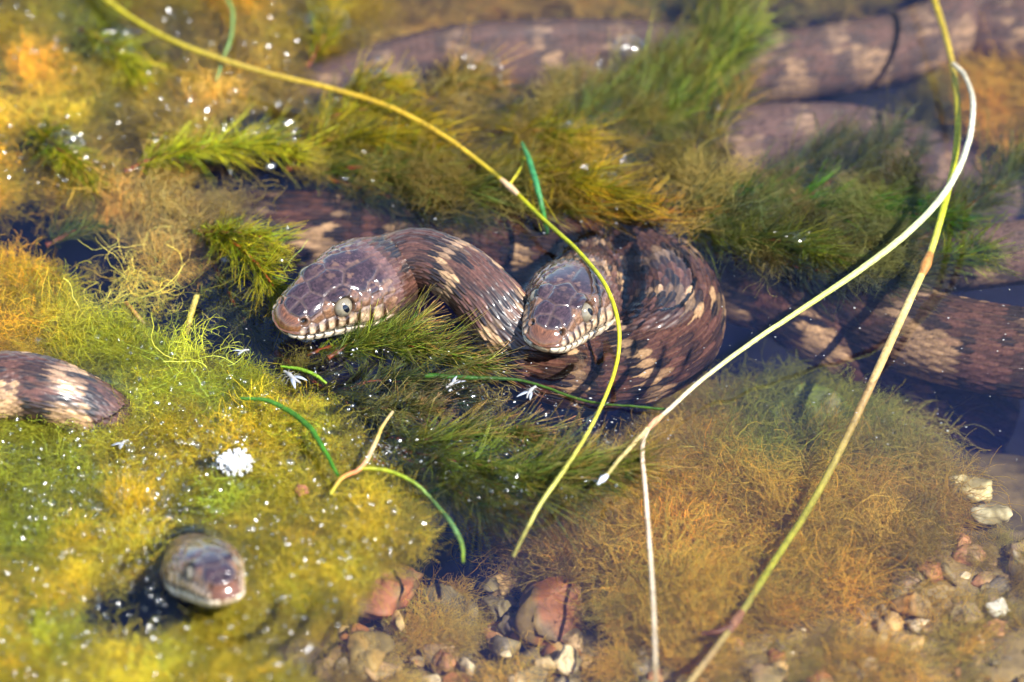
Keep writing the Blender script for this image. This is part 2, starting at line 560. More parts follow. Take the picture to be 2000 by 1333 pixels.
def snake(pts, head=None, tan=1.0, pale=0.0, n=96, step=0.0015, label='', phase=0.0, period=0.026, hires_until=None, wob=0.0):
    """pts rows (px,py,z,r). head = dict(tip=(px,py,z), dir, L)"""
    rows = np.array([[*P(a, b, z), r] for a, b, z, r in pts])
    L = 0.0
    if head:
        h = np.array(head['dir'], float); h /= np.linalg.norm(h)
        L = head['L']
        tip = P(*head['tip'])
        J = tip - h * L
        pre = [[*(tip - h * L * k), L * 0.245] for k in (0, .25, .5, .75, 1.0, 1.12)]
        rows = np.vstack([pre, rows])
    dense = spline(rows, 30)
    if head:   # keep the head straight
        seg = np.concatenate([[0], np.cumsum(np.linalg.norm(np.diff(dense[:, :3], axis=0), axis=1))])
    _, tot = resample(dense, np.array([0.0]))
    if head:
        sh = 1.0 * np.linspace(0, 1, head.get('rows', 330)) ** 1.45
        a_head = sh * L
        a_body = np.arange(L + step, min(tot, hires_until or tot), step)
        a = np.concatenate([a_head, a_body])
        if hires_until and hires_until < tot:
            a = np.concatenate([a, np.arange(a[-1] + step * 2.5, tot, step * 2.5)])
    else:
        a = np.arange(0, tot, step)
    R, _ = resample(dense, a)
    C = R[:, :3]; rad = R[:, 3].copy()
    # smooth centre line a little (body only)
    fine = np.linspace(0, tot, 800)
    Rf, _ = resample(dense, fine)
    T = np.gradient(Rf[:, :3], axis=0); T /= np.linalg.norm(T, axis=1, keepdims=True)
    kern = np.hanning(21); kern /= kern.sum()
    Tp = np.pad(T, ((10, 10), (0, 0)), 'edge')
    T = np.stack([np.convolve(Tp[:, k], kern, 'valid') for k in range(3)], 1)
    T = np.stack([np.interp(a, fine, T[:, k]) for k in range(3)], 1)
    if head:
        wgt = np.clip((a - 0.95 * L) / (0.25 * L), 0, 1)[:, None]
        T = -h[None] * (1 - wgt) + T * wgt
    T /= np.linalg.norm(T, axis=1, keepdims=True)
    up = np.array([0, 0, 1.0])
    if head and head.get('roll'):
        rr = head['roll']
        side0 = np.cross(-h, up); side0 /= np.linalg.norm(side0)
        uph = up * math.cos(rr) + side0 * math.sin(rr)
        w = np.clip((a - L) / (1.0 * L), 0, 1)[:, None]
        up = uph[None] * (1 - w) + up[None] * w
    S = np.cross(np.broadcast_to(up, T.shape), T); S /= np.linalg.norm(S, axis=1, keepdims=True)     # points to the snake's left seen from... fixed below
    U = np.cross(T, S)
    m = len(a)
    th = (np.arange(n) / n) * 2 * PI          # 0 crown, pi belly
    w = rad.copy(); ht = rad * 0.95; hb = rad * 0.88
    ex = np.full(m, 2.0)
    if head:
        s = a / L
        hw, hh, hbt = head_profile(s)
        k = np.clip((s - 1.0) / 0.5, 0, 1); k = k * k * (3 - 2 * k)
        w = L * hw * (1 - k) + w * k; ht = L * hh * (1 - k) + ht * k; hb = L * hbt * (1 - k) + hb * k
        ex = 2.0 + 0.75 * np.clip(1 - np.abs(s - 0.35) / 0.65, 0, 1)
    sn, cs = np.sin(th), np.cos(th)
    e = (2.0 / ex)[:, None]
    yy = w[:, None] * np.sign(sn)[None] * np.abs(sn)[None] ** e
    topm = (cs >= 0)[None]
    eb = 2.0 / 2.2
    zz = np.where(topm, ht[:, None] * np.abs(cs)[None] ** e, -hb[:, None] * np.abs(cs)[None] ** eb)
    if head:
        # canthus: pull in the flank above the lip between eye and snout, cheek bulge behind
        s2 = s[:, None]
        tt = np.minimum(th, 2 * PI - th)[None] / PI
        groove = np.exp(-((tt - 0.33) / 0.07) ** 2) * np.exp(-((s2 - 0.19) / 0.10) ** 2)
        yy = yy * (1 - 0.09 * groove)
        brow = np.exp(-((tt - 0.19) / 0.05) ** 2) * np.exp(-((s2 - 0.36) / 0.09) ** 2)
        zz = zz + 0.030 * L * brow
        yy = yy * (1 + 0.05 * brow)
    Vv = C[:, None, :] + yy[:, :, None] * S[:, None, :] + zz[:, :, None] * U[:, None, :]
    # normals
    gu = np.gradient(Vv, axis=0)
    gv = np.roll(Vv, -1, 1) - np.roll(Vv, 1, 1)
    N = np.cross(gu, gv)
    N /= np.linalg.norm(N, axis=2, keepdims=True) + 1e-15
    cen = (Vv - C[:, None, :])
    if (N * cen).sum() < 0:
        N = -N
    if head:
        ntip = int(np.searchsorted(s, 0.012))
        tipn = np.broadcast_to(h, N.shape)
        wt = np.clip(1 - s / 0.012, 0, 1)[:, None, None]
        N = N * (1 - wt) + tipn * wt
    # chart round the body in metres from the crown
    step_v = np.linalg.norm(np.roll(Vv, -1, 1) - Vv, axis=2)
    arc = np.concatenate([np.zeros((m, 1)), np.cumsum(step_v, 1)[:, :-1]], 1)
    circ = step_v.sum(1, keepdims=True)
    sarc = np.where(th[None] <= PI, arc, arc - circ)          # signed from crown
    # dorsal scales: constant number of rows -> chart scaled by local girth
    NR = 23
    vn = sarc / (circ * 0.5)                                   # -1..1
    dorsal = np.abs(vn) < 0.80
    lv = 2.0; vch = vn / 0.80 * (NR / 2.0) * lv                # units: lv per scale row
    rmean = float(np.mean(rad[-max(10, m // 2):]))
    lu_m = 0.80 * 0.5 * 2 * PI * rmean * 2 / NR * 1.15          # spacing along, metres
    Ug = np.broadcast_to(a[:, None], vn.shape)
    sh_, edge, keel, bi, bj, grad = scale_field(Ug / lu_m, vch / lv, 1.0, 1.0)
    Ucent = (bi + 0.5) * lu_m
    Vcent = np.clip((bj + 0.5 * (bi & 1)) / (NR / 2.0), -1, 1)
    rnd = (hash01(bi, bj, bi * 0 + 1), hash01(bi, bj, bi * 0 + 2), hash01(bi, bj, bi * 0 + 3))
    col = snake_colour(Ucent, Vcent, rnd, phase, period, tan)
    col = col * (0.13 + 0.95 * edge[..., None]) * (0.70 + 0.55 * grad[..., None]) + 0.13 * C_TAN * (keel * edge)[..., None]  # dark skin gaps, pale keels; overlap shade put into colour from base to tip
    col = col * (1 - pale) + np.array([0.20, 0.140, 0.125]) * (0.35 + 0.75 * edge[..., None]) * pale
    # belly scutes
    lu_b = lu_m * 1.0
    fb = Ug / lu_b - np.floor(Ug / lu_b)
    ib = np.floor(Ug / lu_b).astype(int)
    bh = 0.25 + 0.6 * fb - 0.9 * np.clip((fb - 0.9) / 0.1, 0, 1)
    bcol = C_BELLY * (0.75 + 0.35 * hash01(ib, ib * 0 + 5))[..., None]
    spot = (np.abs(np.abs(vn) - 0.88) < 0.045 * (0.4 + hash01(ib, (vn > 0).astype(int), ib * 0 + 8)) * 1.6) & (hash01(ib // 2, (vn > 0).astype(int), ib * 0 + 9) > 0.45)
    bcol = np.where(spot[..., None], C_DARK * 1.6, bcol) * (1 - 0.5 * np.exp(-((fb - 0.96) / 0.06) ** 2))[..., None]
    sm = np.clip((np.abs(vn) - 0.79) / 0.02, 0, 1)[..., None]
    height = sh_ * (1 - sm[..., 0]) + bh * sm[..., 0]
    col = col * (1 - sm) + bcol * sm
    amp = np.minimum(0.0014, rad * 0.095)[:, None]
    rough = np.full(vn.shape, 0.40)
    disp = (height - 0.5) * amp
    eyes = []
    if head:
        t01 = np.minimum(th, 2 * PI - th) / PI
        hr = int(np.searchsorted(s, 0.86))
        Vh = Vv[:hr]
        sgrid = s[:hr]
        pos, pid = [], []
        names = []

        def surf(sv, tv, sgn):
            i = min(int(np.searchsorted(s, sv)), m - 1)
            j = int(round(tv * PI / (2 * PI) * n)) % n
            if sgn < 0:
                j = (n - j) % n
            return Vv[i, j], N[i, j]
        for (sv, tv, nm) in PL:
            mids = nm in ('frontal', 'rostral', 'rostral_m', 'mental')
            for sgn in (1, -1):
                key = ('rostral' if nm.startswith('rostral') else nm) + ('' if mids else ('L' if sgn > 0 else 'R'))
                if key not in names:
                    names.append(key)
                pos.append(surf(sv, tv, sgn)[0]); pid.append(names.index(key))
        pos = np.array(pos); pid = np.array(pid)
        D = np.linalg.norm(Vh[:, :, None, :] - pos[None, None], axis=3)
        PD = np.stack([D[:, :, pid == k].min(2) for k in range(len(names))], 2)
        big = {'rostral': 0.0016, 'frontal': 0.0006, 'parietalL': 0.0003, 'parietalR': 0.0003}
        for k, nm in enumerate(names):
            PD[:, :, k] -= big.get(nm, 0.0) * L / 0.047
        order = np.argsort(PD, 2)
        f1 = np.take_along_axis(PD, order[:, :, :1], 2)[..., 0]
        f2 = np.take_along_axis(PD, order[:, :, 1:2], 2)[..., 0]
        own = order[:, :, 0]
        ed = (f2 - f1) / 2 * (0.047 / L)
        dome = np.clip(ed / 0.0014, 0, 1)
        dome = 1 - (1 - dome) ** 2
        pc = np.zeros((hr, n, 3))
        kind = np.array(names)
        T2 = np.broadcast_to(t01[None], (hr, n)); S2 = np.broadcast_to(sgrid[:, None], (hr, n))
        nz = fbm2(S2 * 60 + 3, T2 * 80 + np.where(th > PI, 50, 0)[None], 31, 4)
        nz2 = fbm2(S2 * 17, T2 * 22 + np.where(th > PI, 50, 0)[None], 37, 3)
        for k, nm in enumerate(names):
            sel = own == k
            if nm.startswith('lab'):
                c = np.array([0.50, 0.34, 0.20])
            elif nm.startswith('low') or nm.startswith('mental'):
                c = np.array([0.74, 0.60, 0.42])
            elif nm.startswith('chin') or nm.startswith('gular'):
                c = np.array([0.66, 0.52, 0.30])
            elif nm.startswith('rostral'):
                c = np.array([0.15, 0.060, 0.028])
            elif nm.startswith(('nasal', 'loreal', 'preoc')):
                c = np.array([0.17, 0.085, 0.045])
            elif nm.startswith(('temporal1', 'temporal3', 'postoc', 'temporal6')):
                c = np.array([0.15, 0.075, 0.045])
            elif nm.startswith('eyeplate'):
                c = np.array([0.10, 0.055, 0.035])
            else:
                c = np.array([0.040, 0.022, 0.026])
            c = c * (0.85 + 0.3 * hash01(np.array([k]), np.array([3]))[0])
            pc[sel] = c
        pc *= np.clip(0.25 + 1.5 * nz, 0.3, 1.8)[..., None]
        topk = np.isin(own, [k for k, nm in enumerate(names) if not nm.startswith(('lab', 'low', 'mental', 'chin', 'gular'))])
        labk = np.isin(own, [k for k, nm in enumerate(names) if nm.startswith(('lab', 'low', 'mental'))])
        blotch = np.clip((nz2 - 0.56) / 0.1, 0, 1) * topk * np.clip((S2 - 0.3) / 0.3, 0, 1)
        pc = pc * (1 - 0.55 * blotch[..., None]) + np.array([0.27, 0.15, 0.09]) * 0.55 * blotch[..., None]
        # seams: pale on the crown plates, rust to black on the lips
        seam = np.exp(-(ed / 0.00022) ** 2)
        halo = np.exp(-(ed / 0.00036) ** 2)
        pc = np.where(topk[..., None], pc * (1 - 0.55 * halo[..., None]) + np.array([0.20, 0.125, 0.10]) * 0.55 * halo[..., None], pc)
        # bars only on vertical seams of the labials
        near2 = order[:, :, 1]
        lab2 = labk[np.arange(hr)[:, None], np.arange(n)[None]] & np.isin(near2, [k for k, nm in enumerate(names) if nm.startswith(('lab', 'low'))])
        samerow = lab2 & (np.sign(T2 - 0.5) != 0)
        # which side of the seam: rear edge of the front plate carries the bar
        cx = np.array([np.mean([x[0] for x in PL if (nm[:-1] if nm[-1] in 'LR' else nm) == x[2]] or [0]) for nm in names])
        rear = cx[near2] > cx[own]
        barw = np.where(rear, 0.0021, 0.0006) * (0.6 + 0.9 * nz)
        bar = np.exp(-(ed / barw) ** 2) * samerow * (np.abs(T2 - 0.5) > 0.012)
        ub = np.array([.11, .178, .245, .318, .398, .485, .58, .68]); lb = np.array([.105, .168, .238, .318, .405, .50, .605, .71])
        def lipbars(bs, w1, w2):
            d_ = bs[None, None, :] - S2[..., None]
            return np.where(d_ > 0, np.exp(-(d_ / w1) ** 2), np.exp(-(d_ / w2) ** 2)).max(2)
        upb = lipbars(ub, .026, .008) * (T2 < 0.495) * np.clip((T2 - 0.35) / 0.03, 0, 1)
        lwb = lipbars(lb, .016, .006) * (T2 > 0.505) * np.clip((0.625 - T2) / 0.03, 0, 1)
        bar = np.clip(np.maximum(1.7 * upb, 1.3 * lwb) * (0.45 + 0.9 * nz), 0, 1) * labk
        crossmouth = (T2 < 0.5) & (cx[near2] == cx[own])
        rust = np.array([0.026, 0.007, 0.003]) * (0.4 + 0.9 * nz)[..., None]
        pc = pc * (1 - 0.97 * bar[..., None]) + rust * 0.97 * bar[..., None]
        pc = pc * (1 - 0.45 * seam[..., None])
        # dusky tops of the upper labials under the eye
        dusk = labk * (T2 < 0.5) * np.clip((0.415 - T2) / 0.04, 0, 1) * (0.6 + nz)
        pc = pc * (1 - 0.6 * np.clip(dusk, 0, 1)[..., None]) + np.array([0.10, 0.065, 0.06]) * 0.6 * np.clip(dusk, 0, 1)[..., None]
        hd = (dome - 0.6) * 0.00034 * (L / 0.047)
        hd = hd - 0.00016 * seam
        # mouth line
        ml = np.exp(-((T2 - 0.5 + 0.012 * np.clip((S2 - 0.55) / 0.3, 0, 1)) / 0.0055) ** 2) * np.clip((0.84 - S2) / 0.06, 0, 1) * np.clip((S2 - 0.01) / 0.02, 0, 1)
        hd = hd - 0.0010 * ml * (L / 0.047)
        pc = pc * (1 - 0.88 * ml[..., None])
        # upper lip overhang
        hd = hd + 0.00045 * (L / 0.047) * np.exp(-((T2 - 0.455) / 0.03) ** 2) * np.clip((0.8 - S2) / 0.1, 0, 1)
        # nostril and eye socket, on each side
        for sgn in (1, -1):
            pN, nN = surf(.088, .255, sgn)
            d = np.linalg.norm(Vh - pN, axis=2) / (0.00105 * L / 0.047)
            rim = np.exp(-((d - 1.35) / 0.45) ** 2)
            hole = np.clip(1.5 - d, 0, 1); hole = hole * hole * (3 - 2 * hole)
            hd = hd - 0.0018 * hole + 0.00022 * rim
            pc = pc * (1 - 0.93 * hole[..., None])
            pE, nE = surf(.372, .305, sgn)
            re = 0.0037 * L / 0.047
            d = np.linalg.norm(Vh - pE, axis=2) / re
            sock = np.clip((1.05 - d) / 0.2, 0, 1)
            ring = np.exp(-((d - 1.12) / 0.12) ** 2)
            hd = hd - 0.0020 * sock + 0.00025 * ring
            pc = pc * (1 - 0.75 * sock[..., None]) * (1 - 0.35 * ring[..., None])
            eyes.append((pE - nE * 0.0025 * L / 0.047, nE, re))
        # hand over to body scales
        k = np.clip((S2 - 0.70) / 0.12, 0, 1)
        k = k * k * (3 - 2 * k)
        disp[:hr] = hd * (1 - k) + disp[:hr] * k * 0.8
        back = col[:hr] * 0.8 + np.array([0.05, 0.03, 0.03])
        kc = np.where((T2 > 0.52), np.clip((S2 - 0.72) / 0.1, 0, 1), k)
        col[:hr] = pc * (1 - kc[..., None]) + back * kc[..., None]
        rough[:hr] = 0.14 * (1 - k) + 0.36 * k
        # chin stays pale where the head turns into throat
        thr = np.clip((T2 - 0.60) / 0.1, 0, 1)
        col[:hr] = col[:hr] * (1 - thr[..., None] * 0.7) + np.array([0.6, 0.46, 0.27]) * thr[..., None] * 0.7
    Vv = Vv + N * disp[..., None]
    nzb = fbm2(Ug * 900, vn * 40, 51, 2)
    col = col * (0.8 + 0.4 * nzb)[..., None]
    rim_ = np.abs(Vv[..., 2]) < 0.0007
    if rim_.any() and (head or tan > 1.5):
        CONTACT.append(Vv[rim_][::3, :2])
    sub = np.clip((-0.0005 - Vv[..., 2]) / 0.0015, 0, 1)
    rough = rough * (1 - sub) + 0.85 * sub
    idx = np.arange(m * n).reshape(m, n)
    aI = idx[:-1]; bI = np.roll(aI, -1, 1); cI = idx[1:]; dI = np.roll(cI, -1, 1)
    F = np.stack([aI, cI, dI, bI], -1).reshape(-1, 4)
    # caps
    Vl = Vv.reshape(-1, 3)
    cl = np.concatenate([col, rough[..., None]], 2).reshape(-1, 4)
    extraV = [C[0], C[-1]]
    Vl = np.vstack([Vl, extraV]); cl = np.vstack([cl, cl[0], cl[-1]])
    k0, k1 = m * n, m * n + 1
    r0 = np.arange(n); r1 = (m - 1) * n + np.arange(n)
    F3 = np.vstack([np.stack([np.full(n, k0), r0, np.roll(r0, -1)], 1), np.stack([np.full(n, k1), np.roll(r1, -1), r1], 1)])
    base = C[min(m - 1, int(m * 0.4))].copy()
    root = empty('water_snake', base, label, 'snake', 'water snakes')
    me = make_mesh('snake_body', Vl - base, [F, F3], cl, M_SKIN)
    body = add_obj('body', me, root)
    for (c, nrm, re) in eyes:
        # eyeball: z axis of the local ball looks along nrm
        nrm = nrm / np.linalg.norm(nrm)
        q = nrm * 1.0
        fwd = h - nrm * np.dot(h, nrm); fwd /= np.linalg.norm(fwd)
        upv = np.cross(nrm, fwd)
        Vs, Fs = uvsphere((0, 0, 0), 1.0, 40, 28)
        ang = np.arccos(np.clip(Vs[:, 2], -1, 1))
        ph = np.arctan2(Vs[:, 1], Vs[:, 0])
        silver = np.array([0.15, 0.13, 0.095]); rimc = np.array([0.10, 0.065, 0.04]); gold = np.array([0.23, 0.19, 0.125])
        f = np.clip(ang / 1.15, 0, 1)[:, None]
        streak = (0.8 + 0.4 * vnoise2(ph * 9 + 40, ang * 3, 77))[:, None]
        ce = (gold * (1 - f) + silver * f) * streak
        ring = np.exp(-((ang - 0.45) / 0.08) ** 2)[:, None]
        ce = ce * (1 - 0.0 * ring) + np.array([0.6, 0.5, 0.34]) * 0.06 * ring
        dr = np.clip((ang - 0.95) / 0.3, 0, 1)[:, None]
        ce = ce * (1 - dr) + rimc * dr
        M = np.stack([fwd, upv, nrm], 1)
        We = (Vs * re * 0.98) @ M.T + c - base
        eo = add_obj('eye', make_mesh('snake_eye', We, Fs, ce, M_EYE), root)
        eo['label'] = 'silvery eye with a dark pupil'
        # pupil: shallow dome, a slightly slanted oval
        rr = np.linspace(0, 1, 7)[1:]; pp = np.arange(24) / 24 * 2 * PI
        pa = 0.40 * rr[:, None] * np.cos(pp)[None] * 0.66
        pb = 0.40 * rr[:, None] * np.sin(pp)[None] * 1.15
        cr, srr = math.cos(0.5), math.sin(0.5)
        gx = pa * cr - pb * srr; gy = pa * srr + pb * cr
        gz = np.sqrt(1 - gx ** 2 - gy ** 2) + 0.012
        Vp = np.vstack([[[0, 0, 1.014]], np.stack([gx, gy, gz], -1).reshape(-1, 3)])
        ip = 1 + np.arange(6 * 24).reshape(6, 24)
        Fq = np.stack([ip[:-1], ip[1:], np.roll(ip[1:], -1, 1), np.roll(ip[:-1], -1, 1)], -1).reshape(-1, 4)
        Ft = np.stack([np.zeros(24, int), ip[0], np.roll(ip[0], -1)], 1)
        Wp = (Vp * re * 0.98) @ M.T + c - base
        po = add_obj('pupil', make_mesh('snake_pupil', Wp, [Fq, Ft], None, M_PUPIL), eo)
    return root


ROLL_A = 0.2
snake([(830, 508, .0095, .0108), (895, 534, .0100, .0111), (952, 586, .006, .0117), (1003, 654, -.003, .0130), (1056, 702, -.011, .0145), (1135, 718, -.018, .016),
       (1230, 704, -.018, .0172), (1302, 662, -.016, .0178), (1316, 605, -.0155, .018), (1275, 542, -.017, .0178), (1190, 502, -.019, .017), (1070, 474, -.019, .0155), (900, 462, -.023, .0155),
       (700, 452, -.024, .015), (560, 452, -.026, .015), (440, 440, -.04, .014), (320, 420, -.06, .013)],
      head=dict(tip=(546, 640, .0105), dir=(-.70, -.70, .12), L=.052, roll=ROLL_A), n=256, step=0.0007,
      label='water snake with its head on the weed and its neck arched above the dark water', phase=0.15, hires_until=0.34)
snake([(1155, 545, -.010, .0122), (1145, 507, -.015, .0126), (1085, 487, -.021, .013), (990, 490, -.030, .0132), (880, 520, -.045, .0135), (760, 560, -.06, .0135)],
      head=dict(tip=(1056, 676, .0095), dir=(-.30, -.92, .26), L=.050, roll=0.1), n=256, step=0.0008,
      label='water snake facing forward with only its head up inside the coiled loop', phase=0.4, hires_until=0.13)
snake([(-260, 800, -.006, .014), (-150, 775, .0, .0135), (-50, 760, .004, .013), (40, 757, .005, .0125), (110, 772, .004, .012), (175, 803, -.003, .0115), (235, 845, -.013, .011), (300, 890, -.028, .0105)],
      n=160, step=0.0010, label='headless length of tan banded water snake sinking into the yellow algae', phase=0.55, period=0.026, tan=1.7)
snake([(376, 1097, -.010, .010), (352, 1050, -.022, .0105), (310, 960, -.034, .011), (260, 860, -.048, .011)],
      head=dict(tip=(446, 1170, .0150), dir=(.32, -.85, .42), L=.0405, rows=200), n=160, step=0.0012,
      label='water snake poking only its blunt head out of the green algae beside a dark hole', phase=0.2)
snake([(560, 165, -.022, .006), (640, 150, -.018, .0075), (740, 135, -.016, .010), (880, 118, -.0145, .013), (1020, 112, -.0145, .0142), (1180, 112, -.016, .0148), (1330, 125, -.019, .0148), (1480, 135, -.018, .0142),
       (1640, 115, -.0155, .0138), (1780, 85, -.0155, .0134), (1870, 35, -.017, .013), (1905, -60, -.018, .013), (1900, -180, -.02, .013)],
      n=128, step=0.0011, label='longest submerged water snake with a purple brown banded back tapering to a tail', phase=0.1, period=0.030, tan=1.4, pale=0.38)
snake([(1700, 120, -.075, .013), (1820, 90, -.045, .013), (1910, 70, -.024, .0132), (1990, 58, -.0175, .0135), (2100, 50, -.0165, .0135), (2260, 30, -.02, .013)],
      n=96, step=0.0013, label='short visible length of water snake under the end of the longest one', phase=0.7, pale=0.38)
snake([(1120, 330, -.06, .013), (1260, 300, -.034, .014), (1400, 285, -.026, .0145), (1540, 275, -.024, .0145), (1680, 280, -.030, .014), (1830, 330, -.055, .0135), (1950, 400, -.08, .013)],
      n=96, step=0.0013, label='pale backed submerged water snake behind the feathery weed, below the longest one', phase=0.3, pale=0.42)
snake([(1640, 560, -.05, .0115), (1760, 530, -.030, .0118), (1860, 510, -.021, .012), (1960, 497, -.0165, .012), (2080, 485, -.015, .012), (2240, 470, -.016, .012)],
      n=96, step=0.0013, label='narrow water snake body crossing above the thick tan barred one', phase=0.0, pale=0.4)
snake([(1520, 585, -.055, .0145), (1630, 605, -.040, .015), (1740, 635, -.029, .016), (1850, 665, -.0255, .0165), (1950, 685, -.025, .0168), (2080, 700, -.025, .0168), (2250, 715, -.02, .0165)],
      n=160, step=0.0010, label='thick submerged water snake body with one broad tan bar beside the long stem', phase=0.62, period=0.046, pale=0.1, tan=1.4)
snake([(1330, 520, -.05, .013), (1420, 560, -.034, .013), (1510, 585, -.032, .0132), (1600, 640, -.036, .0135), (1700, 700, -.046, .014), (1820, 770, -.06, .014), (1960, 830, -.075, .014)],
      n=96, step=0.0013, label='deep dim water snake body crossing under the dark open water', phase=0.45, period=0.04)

# ------------------------------------------------------------------ water surface
from mathutils import kdtree
CT = np.vstack(CONTACT)
KD = kdtree.KDTree(len(CT))
for k_, p_ in enumerate(CT):
    KD.insert((p_[0], p_[1], 0.0), k_)
KD.balance()
wx = warp_axis(520, 5.0, 0.20)
wy = warp_axis(520, 5.0, 0.24)
WX, WY = np.meshgrid(wx, wy, indexing='ij')


def water_z(x, y):
    near = np.exp(-((x / 0.5) ** 2 + (y / 0.5) ** 2))
    z = 0.0007 * near * (fbm2(x * 22, y * 22, 5, 2) - 0.5)
    for (c, rx, ry, h) in HB:
        q = ((x - c[0]) / rx) ** 2 + ((y - c[1]) / ry) ** 2
        z = z + h * np.exp(-q * 1.2) * (0.85 + 0.3 * vnoise2(x * 170 + y * 90, y * 60 - x * 40, 9))
    for (a, b, amp) in ((590, 650, .00030), (1085, 695, .00030), (430, 1175, .0002), (900, 600, .00015)):
        c = P(a, b, 0)
        d = np.hypot(x - c[0], y - c[1])
        z = z + amp * np.exp(-d / 0.05) * np.cos(2 * PI * d / 0.0115)
    return z


WZ = water_z(WX, WY)
near_ = (np.abs(WX) < 0.24) & (np.abs(WY) < 0.26)
dist_ = np.array([KD.find((x_, y_, 0.0))[2] for x_, y_ in zip(WX[near_], WY[near_])])
WZ[near_] += 0.0017 * np.exp(-dist_ / 0.0022)          # water climbs the wet skin
V = np.stack([WX, WY, WZ], -1).reshape(-1, 3)
ii = np.arange(520 * 520).reshape(520, 520)
F = np.stack([ii[:-1, :-1], ii[1:, :-1], ii[1:, 1:], ii[:-1, 1:]], -1).reshape(-1, 4)
nV = len(V)
rim = np.concatenate([ii[:-1, 0], ii[-1, :-1], ii[:0:-1, -1], ii[0, :0:-1]])
low = V[rim].copy(); low[:, 2] = -0.6
V = np.vstack([V, low])
k2 = nV + np.arange(len(rim))
F = np.vstack([F, np.stack([rim, k2, np.roll(k2, -1), np.roll(rim, -1)], 1)[:, ::-1]])
V = np.vstack([V, [[0, 0, -0.6]]])
F3 = np.stack([k2, np.roll(k2, -1), np.full(len(rim), len(V) - 1)], 1)[:, ::-1]
water = add_obj('water', make_mesh('water', V, [F, F3], None, M_WATER))
tag(water, 'clear still pond water reflecting the blue sky', 'water', kind='structure')

# ------------------------------------------------------------------ algae: tuft prototypes
def make_tuft(kind, seed):
    r = np.random.default_rng(seed)
    if kind == 'fuzz':      # dense fine cloud
        nf, m, rad, curl, flat, spread = 190, 8, 0.0105, 0.42, 0.42, 0.45
    elif kind == 'curl':    # soft submerged curls
        nf, m, rad, curl, flat, spread = 240, 10, 0.0085, 0.34, 0.5, 0.45
    else:                   # long loose wisps
        nf, m, rad, curl, flat, spread = 46, 12, 0.0095, 0.42, 0.35, 0.4
    ln = r.uniform(0.6, 1.25, nf) / (m - 1) * (1.0 if kind == 'fuzz' else 1.35)
    d = r.normal(size=(nf, 3)); d[:, 2] = d[:, 2] * flat + 0.15
    if kind == 'curl':
        ax = r.normal(size=3); ax[2] = abs(ax[2]) * 0.3; ax /= np.linalg.norm(ax)
        d = d * 0.55 + ax
    d /= np.linalg.norm(d, axis=1, keepdims=True)
    axis = r.normal(size=(nf, 3))
    if kind == 'curl':
        axis = axis * 0.5 + r.normal(size=3)
    axis /= np.linalg.norm(axis, axis=1, keepdims=True)
    p = r.normal(size=(nf, 3)) * spread; p[:, 2] *= 0.4
    amt = r.normal(size=(nf, 1)) * curl
    if kind == 'curl':
        amt = curl * r.uniform(0.5, 1.3, (nf, 1))
    paths = [p.copy()]
    for k in range(m - 1):
        d = d + np.cross(axis, d) * amt + r.normal(size=d.shape) * 0.22
        d /= np.linalg.norm(d, axis=1, keepdims=True)
        p = p + d * ln[:, None] * np.array([1, 1, 0.75])
        paths.append(p.copy())
    paths = np.stack(paths, 1)
    v = r.uniform(0.7, 1.25, nf) if kind != 'curl' else r.uniform(0.88, 1.12, nf)
    tip = np.linspace(0.85, 1.15, m)
    hue = r.normal(size=(nf, 1)) * 0.10
    cols = np.clip(v[:, None, None] * tip[None, :, None] * (1 + hue[:, :, None] * np.array([0.5, 0.0, -0.4])), 0.1, 2.2)
    V, F, C = tubes(paths, rad * r.uniform(0.6, 1.3, nf), 3, cols)
    me = make_mesh('algae_tuft_' + kind, V, F, C, M_TUFT)
    return bpy.data.objects.new('algae_tuft', me)       # never linked: only instanced


PROTO = {k: [make_tuft(k, 100 + 10 * q + i) for i in range(4)] for q, k in enumerate(('fuzz', 'curl', 'wisp'))}
KINDS = ('fuzz', 'curl', 'wisp')


def tuft_group():
    ng = bpy.data.node_groups.new('algae_growth', 'GeometryNodeTree')
    ng.interface.new_socket('Geometry', in_out='INPUT', socket_type='NodeSocketGeometry')
    ng.interface.new_socket('Geometry', in_out='OUTPUT', socket_type='NodeSocketGeometry')
    N = ng.nodes; Lk = ng.links
    gi = N.new('NodeGroupInput'); go = N.new('NodeGroupOutput')
    jn = N.new('GeometryNodeJoinGeometry')
    protos = [p for k in KINDS for p in PROTO[k]]
    for p in reversed(protos):
        oi = N.new('GeometryNodeObjectInfo'); oi.inputs['Object'].default_value = p
        g2i = N.new('GeometryNodeGeometryToInstance')
        Lk.new(oi.outputs['Geometry'], g2i.inputs[0]); Lk.new(g2i.outputs[0], jn.inputs[0])

    def na(name, typ):
        a = N.new('GeometryNodeInputNamedAttribute'); a.data_type = typ; a.inputs['Name'].default_value = name
        return a.outputs[0]
    iop = N.new('GeometryNodeInstanceOnPoints')
    Lk.new(gi.outputs[0], iop.inputs['Points'])
    Lk.new(jn.outputs[0], iop.inputs['Instance'])
    iop.inputs['Pick Instance'].default_value = True
    Lk.new(na('is_tuft', 'BOOLEAN'), iop.inputs['Selection'])
    Lk.new(na('tuft_id', 'INT'), iop.inputs['Instance Index'])
    e2r = N.new('FunctionNodeEulerToRotation')
    Lk.new(na('tuft_rot', 'FLOAT_VECTOR'), e2r.inputs[0]); Lk.new(e2r.outputs[0], iop.inputs['Rotation'])
    Lk.new(na('tuft_scale', 'FLOAT'), iop.inputs['Scale'])
    j2 = N.new('GeometryNodeJoinGeometry')
    Lk.new(gi.outputs[0], j2.inputs[0]); Lk.new(iop.outputs[0], j2.inputs[0])
    Lk.new(j2.outputs[0], go.inputs[0])
    return ng


NG = tuft_group()


